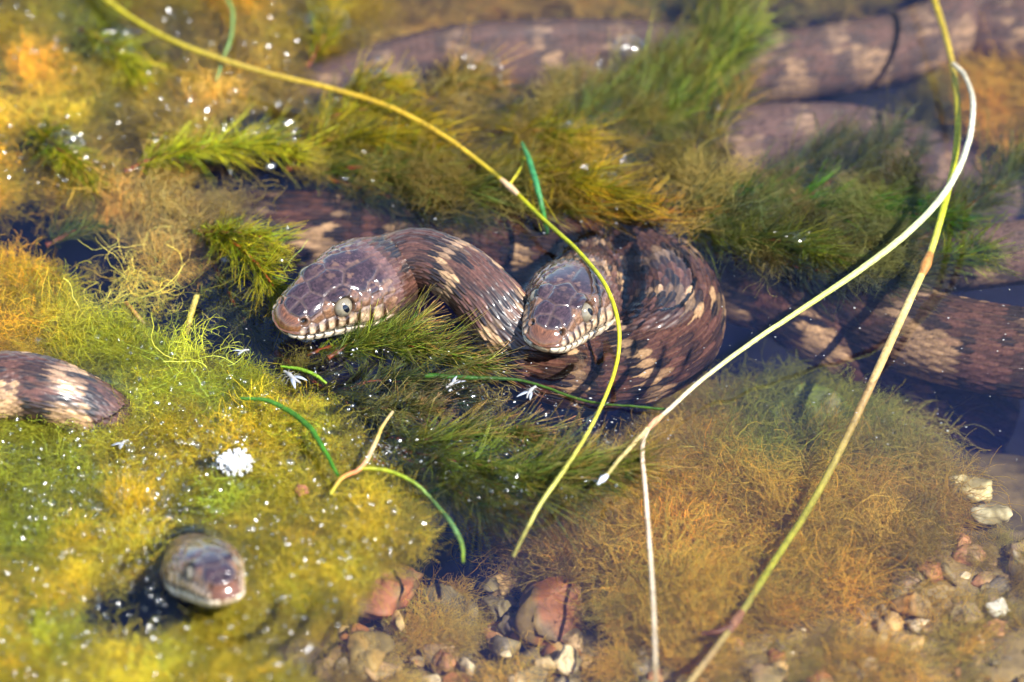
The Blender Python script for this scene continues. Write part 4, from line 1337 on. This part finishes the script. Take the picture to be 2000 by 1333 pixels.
stem('pond_reed', 'long thin yellow stem arching over the weed and past the forward facing head',
     [(150, -60, .004), (220, 10, .006), (340, 80, .007), (500, 135, .008), (640, 168, .009), (760, 205, .009), (860, 258, .009), (930, 308, .008), (995, 362, .007), (1060, 425, .008), (1130, 490, .013),
      (1180, 555, .017), (1203, 625, .014), (1203, 690, .006), (1185, 755, .005), (1150, 830, .008), (1100, 910, .009), (1055, 975, .006), (1025, 1030, -.001), (1000, 1080, -.010)],
     [.0013, .0012, .0011, .0010, .0009, .0008, .0008, .0007, .0007, .0007], [(165, 150, 25), (170, 155, 30), (175, 150, 60), (185, 150, 40), (195, 160, 45), (160, 165, 20), (175, 175, 20), (195, 185, 40), (190, 185, 80), (185, 180, 100)], 501,
     nodes=[(.515, (225, 185, 140))], hairs=25,
     branches=[([(996, 360, .007), (1012, 335, .008), (1026, 308, .007)], [.0006, .0004], [(190, 175, 50), (150, 160, 20)])])
stem('pond_reed', 'thickest jointed olive stem running down in front of the thick snake body',
     [(1790, -120, .016), (1825, 0, .018), (1852, 90, .020), (1870, 200, .021), (1866, 300, .020), (1845, 400, .019), (1815, 500, .012), (1775, 590, .008), (1720, 710, .002), (1660, 840, -.008), (1590, 975, -.016), (1510, 1100, -.019), (1430, 1225, -.021), (1340, 1345, -.022), (1260, 1440, -.024)],
     [.0011, .0012, .0012, .0012, .0013, .0016, .0014, .0013, .0013, .0014], [(190, 160, 40), (175, 150, 30), (165, 140, 50), (160, 155, 25), (165, 170, 40), (195, 170, 110), (185, 150, 95), (170, 160, 60), (165, 165, 50), (180, 150, 100), (185, 170, 90)], 502,
     nodes=[(.455, (165, 115, 60)), (.86, (150, 105, 75))], hairs=110,
     branches=[([(1432, 1222, -.021), (1405, 1235, -.021), (1372, 1240, -.022)], [.0013, .0010], [(120, 75, 45), (95, 55, 35)])])
stem('pond_reed', 'pale cream stem bending down and forking beside the loop',
     [(1862, 125, .024), (1885, 150, .026), (1901, 205, .028), (1888, 290, .028), (1845, 375, .026), (1770, 455, .023), (1680, 525, .020), (1580, 592, .016), (1470, 665, .012), (1370, 740, .008), (1300, 803, .006), (1265, 838, .006), (1254, 880, .005), (1262, 980, .003), (1272, 1120, .002), (1278, 1250, .001), (1280, 1360, -.003), (1282, 1440, -.02)],
     [.0009, .0011, .0013, .0012, .0009, .0008, .0008, .0007, .0007, .0007], [(185, 170, 140), (195, 190, 165), (200, 200, 165), (205, 208, 130), (200, 205, 100), (205, 200, 130), (215, 195, 165), (225, 195, 165), (215, 195, 165), (200, 180, 150), (190, 170, 110)], 503,
     nodes=[(.615, (210, 150, 110))], hairs=70,
     branches=[([(1264, 838, .006), (1235, 872, .007), (1205, 905, .008), (1185, 930, .008)], [.0008, .0006], [(200, 175, 120), (170, 155, 90)]),
               ([(1185, 930, .008), (1176, 940, .0082), (1168, 948, .008)], [.0007, .0011, .0003], [(225, 230, 240), (235, 238, 245), (220, 225, 235)])])
stem('pond_grass', 'short dark green blade standing behind the yellow stem', [(1020, 280, .010), (1032, 310, .011), (1046, 355, .010), (1056, 395, .006), (1063, 430, .000), (1066, 455, -.006)],
     [.0006, .0011, .0012, .0010, .0008], [(60, 120, 60), (55, 125, 75), (60, 120, 40)], 504, cat='grass blade')
stem('pond_grass', 'curved green blade lying on the yellow algae above the white froth', [(470, 778, .004), (520, 783, .006), (565, 805, .006), (605, 838, .006), (635, 885, .006), (662, 932, .005)],
     [.0005, .0009, .0011, .0009, .0006], [(70, 120, 40), (60, 110, 25), (60, 115, 20)], 505, cat='grass blade')
stem('pond_grass', 'tiny bright green blade above the white winged fly', [(548, 716, .002), (585, 722, .003), (615, 735, .003), (634, 750, .001)], [.0004, .0007, .0005], [(100, 140, 30), (120, 150, 30)], 506, cat='grass blade')
stem('forked_twig', 'thin forked pinkish twig on the edge of the yellow algae', [(645, 966, .005), (668, 935, .006), (705, 915, .006), (730, 870, .006), (742, 840, .004), (765, 805, .004)],
     [.0006, .0008, .0008, .0007, .0005], [(175, 170, 50), (200, 120, 70), (205, 175, 130), (205, 170, 80), (190, 165, 120)], 507, cat='twig')
stem('pond_grass', 'slim green blade curving down into the dark blue gap', [(706, 915, .006), (760, 922, .005), (810, 945, .003), (850, 985, -.002), (880, 1020, -.003), (903, 1060, -.005), (907, 1098, -.006)],
     [.0007, .0007, .0006, .0008, .0010, .0005], [(150, 150, 30), (130, 145, 30), (90, 125, 60), (110, 150, 90), (140, 165, 40)], 508, cat='grass blade')
stem('pond_grass', 'threadlike green blade floating below the coiled loop', [(830, 734, .0006), (900, 737, .0008), (1000, 742, .0008), (1060, 755, .0008), (1130, 780, .0008), (1200, 792, .0008), (1300, 800, .0012)],
     [.0010, .0008, .0005, .0005, .0004, .0005], [(50, 95, 25), (45, 80, 25), (60, 90, 25), (60, 85, 20), (50, 80, 20)], 509, cat='grass blade')
stem('pond_grass', 'pale blurred green thread crossing under the start of the yellow stem', [(430, -20, .004), (455, 20, .006), (452, 70, .006), (435, 115, .005), (420, 160, .002)], [.0007, .0007, .0005], [(110, 140, 60), (120, 150, 90)], 510, cat='grass blade')
stem('straw', 'pair of straw pieces stuck upright in the algae left of the resting head', [(365, 655, -.004), (372, 620, .000), (382, 580, .003)], [.0012, .0011], [(170, 150, 60), (180, 160, 80)], 511, cat='straw',
     branches=[([(245, 592, -.002), (265, 612, -.001), (285, 635, -.004)], [.0009, .0010], [(190, 120, 70), (150, 130, 60)])])


# ------------------------------------------------------------------ stones
def stone(name, label, cat, px, py, z, size, col, seed, rot=0.0, group=None, rough=0.30, lumps=3.0, sub=24):
    r = np.random.default_rng(seed)
    V, F = uvsphere((0, 0, 0), 1.0, sub * 2, sub)
    off = r.uniform(0, 50, 3)
    n = fbm2(V[:, 0] * lumps + off[0] + V[:, 2] * 1.3, V[:, 1] * lumps + off[1] - V[:, 2] * 1.7, seed, 4) - 0.5
    # facets: cut by a few random planes
    for k in range(9):
        d = r.normal(size=3); d /= np.linalg.norm(d)
        h = r.uniform(0.45, 0.85)
        q = V @ d
        V = V - np.clip(q - h, 0, None)[:, None] * d * 0.95
    V = V * (1 + rough * 2 * n[:, None])
    V = V * np.array(size) * 0.5
    c, s_ = math.cos(rot), math.sin(rot)
    V = np.stack([V[:, 0] * c - V[:, 1] * s_, V[:, 0] * s_ + V[:, 1] * c, V[:, 2]], 1)
    m2 = fbm2(V[:, 0] * 300 + off[2], V[:, 1] * 300 + V[:, 2] * 250, seed + 3, 3)
    m3 = fbm2(V[:, 0] * 140 + off[1], V[:, 1] * 140 - V[:, 2] * 120, seed + 7, 3)
    slime = np.clip((m3 - 0.45) / 0.15, 0, 1)[:, None] * (0.0 if cat == 'seed' else 0.8)
    C = (lin(col)[None] * (1 - slime) + np.array([0.20, 0.15, 0.05]) * slime) * (0.45 + 1.0 * m2)[:, None]
    o = add_obj(name, make_mesh(name, V, F, np.clip(C, 0, .9), M_STONE), None, P(px, py, z))
    return tag(o, label, cat, group)


ST = [(975, 1190, -.055, (.011, .016, .012), (120, 105, 95), 'grey brown split stone standing in the dark gap', .5), (1000, 1225, -.052, (.013, .010, .009), (130, 112, 95), 'lower half of the split grey brown stone', .3),
      (1085, 1195, -.048, (.030, .030, .016), (150, 92, 50), 'smooth rust coloured stone under the amber algae', .2), (750, 1150, -.043, (.034, .024, .012), (165, 105, 68), 'orange red stone at the edge of the yellow mat', .6),
      (715, 1285, -.042, (.020, .026, .010), (180, 145, 75), 'yellow ochre stone beside the mat', .1), (775, 1215, -.045, (.005, .011, .006), (195, 160, 95), 'small upright straw coloured stone beside the orange red one', .2),
      (1785, 1185, -.036, (.017, .014, .012), (200, 140, 60), 'round ochre stone among the cream pebbles', .2), (1900, 955, -.045, (.018, .012, .010), (215, 195, 135), 'larger cream pebble by the deep water edge', -.3),
      (1935, 1000, -.043, (.016, .010, .008), (235, 220, 170), 'flat pale cream pebble below the larger one', -.2), (1680, 950, -.045, (.018, .013, .010), (170, 125, 85), 'pinkish stone showing through the amber algae', .1),
      (915, 780, -.075, (.014, .022, .014), (215, 150, 110), 'pink stone glimmering under the weed near the round reflection', .2), (1110, 1290, -.042, (.010, .012, .008), (225, 200, 150), 'lumpy cream stone topmost of its little heap', .7),
      (1060, 1300, -.043, (.012, .010, .009), (215, 185, 130), 'cream stone with a rusty hollow in the little heap', .1), (1030, 1330, -.042, (.014, .010, .008), (205, 175, 125), 'tan stone at the foot of the little heap', .4),
      (1950, 1185, -.036, (.010, .008, .007), (235, 225, 200), 'whitest pebble on the gravel', .3), (1885, 1200, -.036, (.013, .009, .008), (215, 175, 130), 'pinkish cream pebble next to the whitest one', .2),
      (860, 1210, -.060, (.035, .060, .016), (125, 110, 75), 'large slimy grey slab slanting up from the gravel', .55), (1560, 820, -.050, (.040, .030, .022), (110, 120, 40), 'mossy green boulder under the drowned shelf growth', .1),
      (590, 960, .0005, (.0045, .0070, .003), (150, 95, 70), 'brown seed husk lying on the yellow algae', .5)]
for q, (px, py, z, sz, c, lab, ro) in enumerate(ST):
    nm, ct = ('seed_husk', 'seed') if 'husk' in lab else ('boulder', 'boulder') if 'boulder' in lab else ('stone_slab', 'stone') if 'slab' in lab else ('pebble', 'pebble') if 'pebble' in lab else ('stone', 'stone')
    stone(nm, lab, ct, px, py, z, sz, c, 600 + q, ro, sub=28 if 'slab' in lab or 'boulder' in lab else 16)
rp = np.random.default_rng(66)
npb = 0
for k in range(1600):
    if npb >= 260:
        break
    px, py = rp.uniform(560, 2060), rp.uniform(1060, 1400)
    if not (in_poly(np.array([px]), np.array([py]), [(700, 1150), (900, 1140), (1050, 1130), (1200, 1250), (1350, 1300), (1560, 1200), (1700, 1130), (1900, 1000), (2060, 1000), (2060, 1400), (600, 1400)])[0]):
        continue
    if abs(px - 860) < 90 and py < 1260:
        continue
    w0 = P(px, py, -.045)
    z = float(bed_z(np.array(w0[0]), np.array(w0[1])))
    s0 = .0035 + .011 * rp.uniform() ** 1.7
    cc, cn = [((205, 165, 100), 'honey coloured'), ((190, 155, 105), 'tan'), ((230, 205, 160), 'cream'), ((150, 120, 80), 'dull brown'), ((170, 110, 60), 'rust brown'), ((135, 120, 95), 'grey'), ((205, 145, 95), 'pinkish orange')][rp.integers(0, 7)]
    stone('gravel_pebble', 'small %s pebble in the shallow gravel of the pond bed' % cn, 'pebble', px, py, z + s0 * .15, (s0 * rp.uniform(.8, 1.5), s0 * rp.uniform(.7, 1.1), s0 * .7), cc, 700 + k, rp.uniform(0, 3), 'pebbles in the shallow gravel', sub=8)
    npb += 1


# ------------------------------------------------------------------ drowned flies, froth, bubbles, film domes, glint droplets, specks
def fly(label, px, py, z, size, rot, seed):
    r = np.random.default_rng(seed)
    base = P(px, py, z)
    root = empty('drowned_fly', base, label, 'fly', 'pale drowned flies')
    c, s_ = math.cos(rot), math.sin(rot)
    R = np.array([[c, -s_, 0], [s_, c, 0], [0, 0, 1]])

    def part(nm, V, F, col):
        add_obj(nm, make_mesh('fly_' + nm, (np.asarray(V) * size) @ R.T, F, np.broadcast_to(np.array(col, float), (len(V), 3)), M_FLUFF), root)
    bod = spline(np.array([[-.5, 0, .06], [-.2, .03, .10], [.1, .0, .13], [.32, -.04, .10], [.5, -.08, .05]]), 6)
    rr = np.interp(np.linspace(0, 1, len(bod)), [0, .3, .55, .75, 1], [.035, .085, .10, .06, .07])
    V, F, _ = tubes(bod[None], rr[None], 8, np.zeros((1, 3)), taper=False)
    part('body', V, F, (.45, .44, .42))
    for sg in (1, -1):
        t = np.linspace(0, 1, 8)
        out = np.stack([-.05 - .62 * t, sg * (.06 + (.42 if sg > 0 else .18) * t), .12 + .06 * np.sin(t * 3)], 1)
        wdt = .085 * np.sin(np.clip(t * 1.0 + .08, 0, 1) * PI) ** .6 + .01
        A = out + np.stack([wdt * .6, wdt * .7 * sg, 0 * t], 1); B = out - np.stack([wdt * .6, wdt * .7 * sg, 0 * t], 1)
        Vw = np.vstack([A + [0, 0, .006], B + [0, 0, .006], A - [0, 0, .006], B - [0, 0, .006]])
        i = np.arange(7)
        Fw = np.vstack([np.stack([i, i + 1, i + 9, i + 8], 1), np.stack([i + 16, i + 24, i + 25, i + 17], 1), np.stack([i, i + 16, i + 17, i + 1], 1), np.stack([i + 8, i + 9, i + 25, i + 24], 1)])
        part('wing', Vw, Fw, (.48, .52, .60))
        for k in range(3):
            x = .0 + .14 * k
            lp = np.array([[x, sg * .05, .08], [x + .05 * k, sg * .22, .13], [x + .09 * k - .04, sg * .36, .02], [x + .12 * k - .05, sg * .45, .0]])
            V, F, _ = tubes(lp[None], .012, 3, np.zeros((1, 3)))
            part('leg', V, F, (.5, .48, .45))
    return root


fly('white winged drowned fly next to the tiny bright green blade', 570, 740, .001, .0085, 2.4, 801)
fly('pale drowned fly floating over the round dark reflection', 1036, 768, .001, .0070, 1.2, 802)
fly('small bent drowned fly left of the white winged one', 475, 688, .001, .0045, .6, 803)
fly('pale drowned fly against the pink glimmering stone', 884, 752, .001, .0060, 4.0, 804)
fly('tiny drowned fly on the yellow algae above the white froth', 240, 868, .002, .0050, 1.0, 805)


def blob_mesh(centers, radii, seg, rings, mat, name, col=None, scale=(1, 1, 1)):
    V0, F0 = uvsphere((0, 0, 0), 1.0, seg, rings, scale)
    n = len(centers)
    V = (np.asarray(centers)[:, None] + V0[None] * np.asarray(radii)[:, None, None]).reshape(-1, 3)
    F = (F0[None] + (np.arange(n) * len(V0))[:, None, None]).reshape(-1, 4)
    C = None if col is None else np.repeat(np.asarray(col), len(V0), 0)
    return make_mesh(name, V, F, C, mat)


r = np.random.default_rng(900)
# white froth lump
cs = np.array([P(px, py, .001) for px, py in zip(r.normal(460, 12, 420), r.normal(908, 9, 420))]); cs[:, 2] += r.uniform(0, .0032, 420)
fr = add_obj('froth', blob_mesh(cs, r.uniform(.0003, .0009, 420), 7, 5, M_FLUFF, 'froth', np.full((420, 3), .85)))
tag(fr, 'bright white froth lump on the yellow algae', 'froth', kind='stuff')
# larger bubbles, each its own
BUB = [(597, 664, .0021), (1156, 822, .0022), (240, 970, .0034), (300, 972, .0026), (325, 975, .0020), (190, 995, .0024), (140, 960, .0020), (365, 958, .0020), (720, 905, .0016), (566, 905, .0020), (640, 845, .0018),
       (628, 858, .0014), (255, 880, .0022), (330, 1010, .0018), (280, 1040, .0022), (200, 1035, .0020), (100, 985, .0020), (60, 960, .0016), (420, 1000, .0018), (490, 1035, .0020), (568, 905, .0018), (385, 870, .0016), (700, 990, .0014),
       (770, 1000, .0016), (250, 930, .0016), (160, 930, .0018), (120, 1090, .0018), (630, 1095, .0015), (840, 700, .0012), (612, 690, .0010), (665, 690, .0012), (520, 770, .0014), (548, 905, .0012), (905, 885, .0012), (1010, 880, .0012), (960, 960, .0011), (1090, 905, .0012),
       (190, 660, .0016), (75, 665, .0014), (350, 905, .0014)]
DOMES = [(640, 48, .0100, 'large glassy water film dome over the wet brown tuft by the far water edge'), (727, 165, .0090, 'glassy water film dome on the tuft touching the tail of the longest snake'), (225, 100, .0085, 'glassy water film dome over the highest wet green tuft'),
         (125, 285, .0085, 'glassy water film dome over the wet tuft beside the dark gap'), (555, 282, .0060, 'glassy water film dome at the end of the long wet sprig'), (1185, 358, .0070, 'glassy water film dome on the wet olive sprig near the green blade'),
         (1553, 470, .0050, 'small glassy water film dome on the dark sprig right of the loop'), (1230, 95, .0070, 'glassy water film dome on the sprig covering the longest snake'), (845, 258, .0050, 'small glassy water film dome beside the long arching yellow stem'), (1105, 255, .0055, 'glassy water film dome on the small sprig above the green blade')]
VD_, FD_ = uvsphere((0, 0, 0), 1.0, 36, 24, (1, .8, .62))  # domes of water film over the weed, built as closed bubble shells
for (px, py, rb, lab) in DOMES:
    w_ = 1 + 0.06 * (fbm2(VD_[:, 0] * 2 + px, VD_[:, 1] * 2 + VD_[:, 2] * 2, int(px), 2) - .5)
    tag(add_obj('film_dome', make_mesh('film_dome', VD_ * rb * w_[:, None], FD_, None, M_BUBBLE), None, P(px, py, .0012)), lab, 'bubble', 'glassy water film domes')
V0, F0 = uvsphere((0, 0, 0), 1.0, 20, 12, (1, 1, .8))
for k, (px, py, rb) in enumerate(BUB):
    me = make_mesh('air_bubble', V0 * rb, F0, None, M_BUBBLE)
    o = add_obj('air_bubble', me, None, P(px, py, .0012))
    lab = {0: 'round clear bubble at the chin of the resting head', 1: 'clear bubble beside the lower end of the yellow stem'}.get(k, ('small clear air bubble among the feathery sprigs' if px > 700 or (px > 590 and py < 720) else 'medium clear air bubble on the yellow green algae mat' if rb < .002 else 'large clear air bubble on the yellow green algae mat'))
    tag(o, lab, 'bubble', 'air bubbles on the surface')


def scatter(polys, n, seed):
    rr = np.random.default_rng(seed)
    allp = np.vstack([np.asarray(p, float) for p in polys])
    x = rr.uniform(allp[:, 0].min(), allp[:, 0].max(), n * 6); y = rr.uniform(allp[:, 1].min(), allp[:, 1].max(), n * 6)
    k = np.zeros(len(x), bool)
    for p in polys:
        k |= in_poly(x, y, p)
    return x[k][:n], y[k][:n]


x, y = scatter([M3], 900, 901)
xc, yc = r.normal(255, 85, 260), r.normal(985, 55, 260)
xd, yd = r.normal(420, 90, 90), r.normal(880, 50, 90)
x = np.concatenate([x, xc, xd]); y = np.concatenate([y, yc, yd])
cs = np.array([P(a, b, .0005) for a, b in zip(x, y)]); cs[:, 2] += r.uniform(-.0006, .0016, len(cs))
o = add_obj('tiny_bubbles', blob_mesh(cs, r.uniform(.0003, .0010, len(cs)) * (1 + (r.uniform(size=len(cs)) > .93)), 7, 5, M_BUBBLE, 'tiny_bubbles'))
tag(o, 'countless tiny bubbles caught in the yellow green algae mat', 'bubbles', kind='stuff')
# droplets added to make sun glints on wet humps, sprigs and mats
cs = []
for (px, py, rx, ry, h) in HUMPS:
    for _ in range(int(7 + rx * ry / 260)):
        a = r.uniform(-1, 1); b = r.uniform(-1, 1)
        w = P(px + a * rx * .8, py + b * ry * .8, 0)
        cs.append([w[0], w[1], float(water_z(np.array(w[0]), np.array(w[1]))) + .0006])
extra = [(740, 120), (232, 245), (305, 280), (405, 220), (455, 185), (545, 210), (565, 250), (855, 270), (905, 190), (935, 175), (1225, 95), (1255, 90), (1170, 130), (1205, 140), (660, 200), (330, 25), (55, 30), (120, 35), (350, 160), (290, 150),
         (440, 150), (660, 1225), (35, 1250), (45, 1280), (165, 1265), (170, 1240), (165, 1175), (30, 1320), (420, 1090), (720, 205), (680, 230), (1405, 215), (600, 205), (410, 300), (530, 330), (450, 340)]
for (a, b) in extra:
    w = P(a, b, 0); cs.append([w[0], w[1], float(water_z(np.array(w[0]), np.array(w[1]))) + .001])
x, y = scatter([[(560, 650), (900, 690), (1240, 880), (1230, 960), (960, 1000), (700, 900)], [(560, 230), (1300, 330), (1300, 430), (560, 350)]], 150, 903)
for a, b in zip(x, y):
    w = P(a, b, 0); cs.append([w[0], w[1], .0012])
x, y = scatter([M3], 420, 911)
xb, yb = scatter([[(-20, -20), (640, -20), (560, 230), (420, 320), (-20, 400)]], 160, 912)
for a, b in zip(np.concatenate([x, xb]), np.concatenate([y, yb])):
    w = P(a, b, 0); cs.append([w[0], w[1], .0022])
cs = np.array(cs)
rd = r.uniform(.0007, .0018, len(cs)); rd[-730:-580] *= .45; rd[-580:] *= .5
V0, F0 = uvsphere((0, 0, 0), 1.0, 9, 6, (1, 1, .30))
hv = np.array([.25, -.626, .737]) + r.normal(size=(len(cs), 3)) * .22  # flat faces turned midway between sun and camera so they glint
hv /= np.linalg.norm(hv, axis=1, keepdims=True)
e1 = np.cross(hv, [0, 0, 1.0]); e1 /= np.linalg.norm(e1, axis=1, keepdims=True); e2 = np.cross(hv, e1)
VD = (cs[:, None] + rd[:, None, None] * (V0[None, :, 0:1] * e1[:, None] * r.uniform(.45, 1.7, len(cs))[:, None, None] + V0[None, :, 1:2] * e2[:, None] + V0[None, :, 2:3] * hv[:, None])).reshape(-1, 3)
FD = (F0[None] + (np.arange(len(cs)) * len(V0))[:, None, None]).reshape(-1, 4)
o = add_obj('water_droplets', make_mesh('water_droplets', VD, FD, None, M_GLINT))
tag(o, 'added water droplets tilted to make sun glints on the weed and algae', 'droplets', kind='stuff')
# floating specks
x, y = scatter([[(480, 640), (960, 680), (1350, 780), (1260, 940), (960, 1000), (640, 900), (480, 760)]], 300, 905)
x2, y2 = scatter([[(800, 580), (2000, 560), (2000, 900), (1300, 820), (900, 760)], [(600, 380), (1300, 430), (1500, 560), (900, 450)]], 170, 906)
x3, y3 = r.normal(1165, 16, 90), r.normal(860, 42, 90)
x4, y4 = r.normal(745, 22, 60), r.normal(890, 14, 60)
x = np.concatenate([x, x2, x3, x4]); y = np.concatenate([y, y2, y3, y4])
cs = np.array([P(a, b, .0008) for a, b in zip(x, y)])
rd = np.abs(r.normal(.00006, .00012, len(cs))) + .00006
o = add_obj('floating_specks', blob_mesh(cs, rd, 5, 4, M_FLUFF, 'floating_specks', np.repeat(r.uniform(.25, .7, (len(cs), 1)), 3, 1), scale=(1.6, 1, .5)))
tag(o, 'pale specks of debris floating on the dark water', 'debris', kind='stuff')
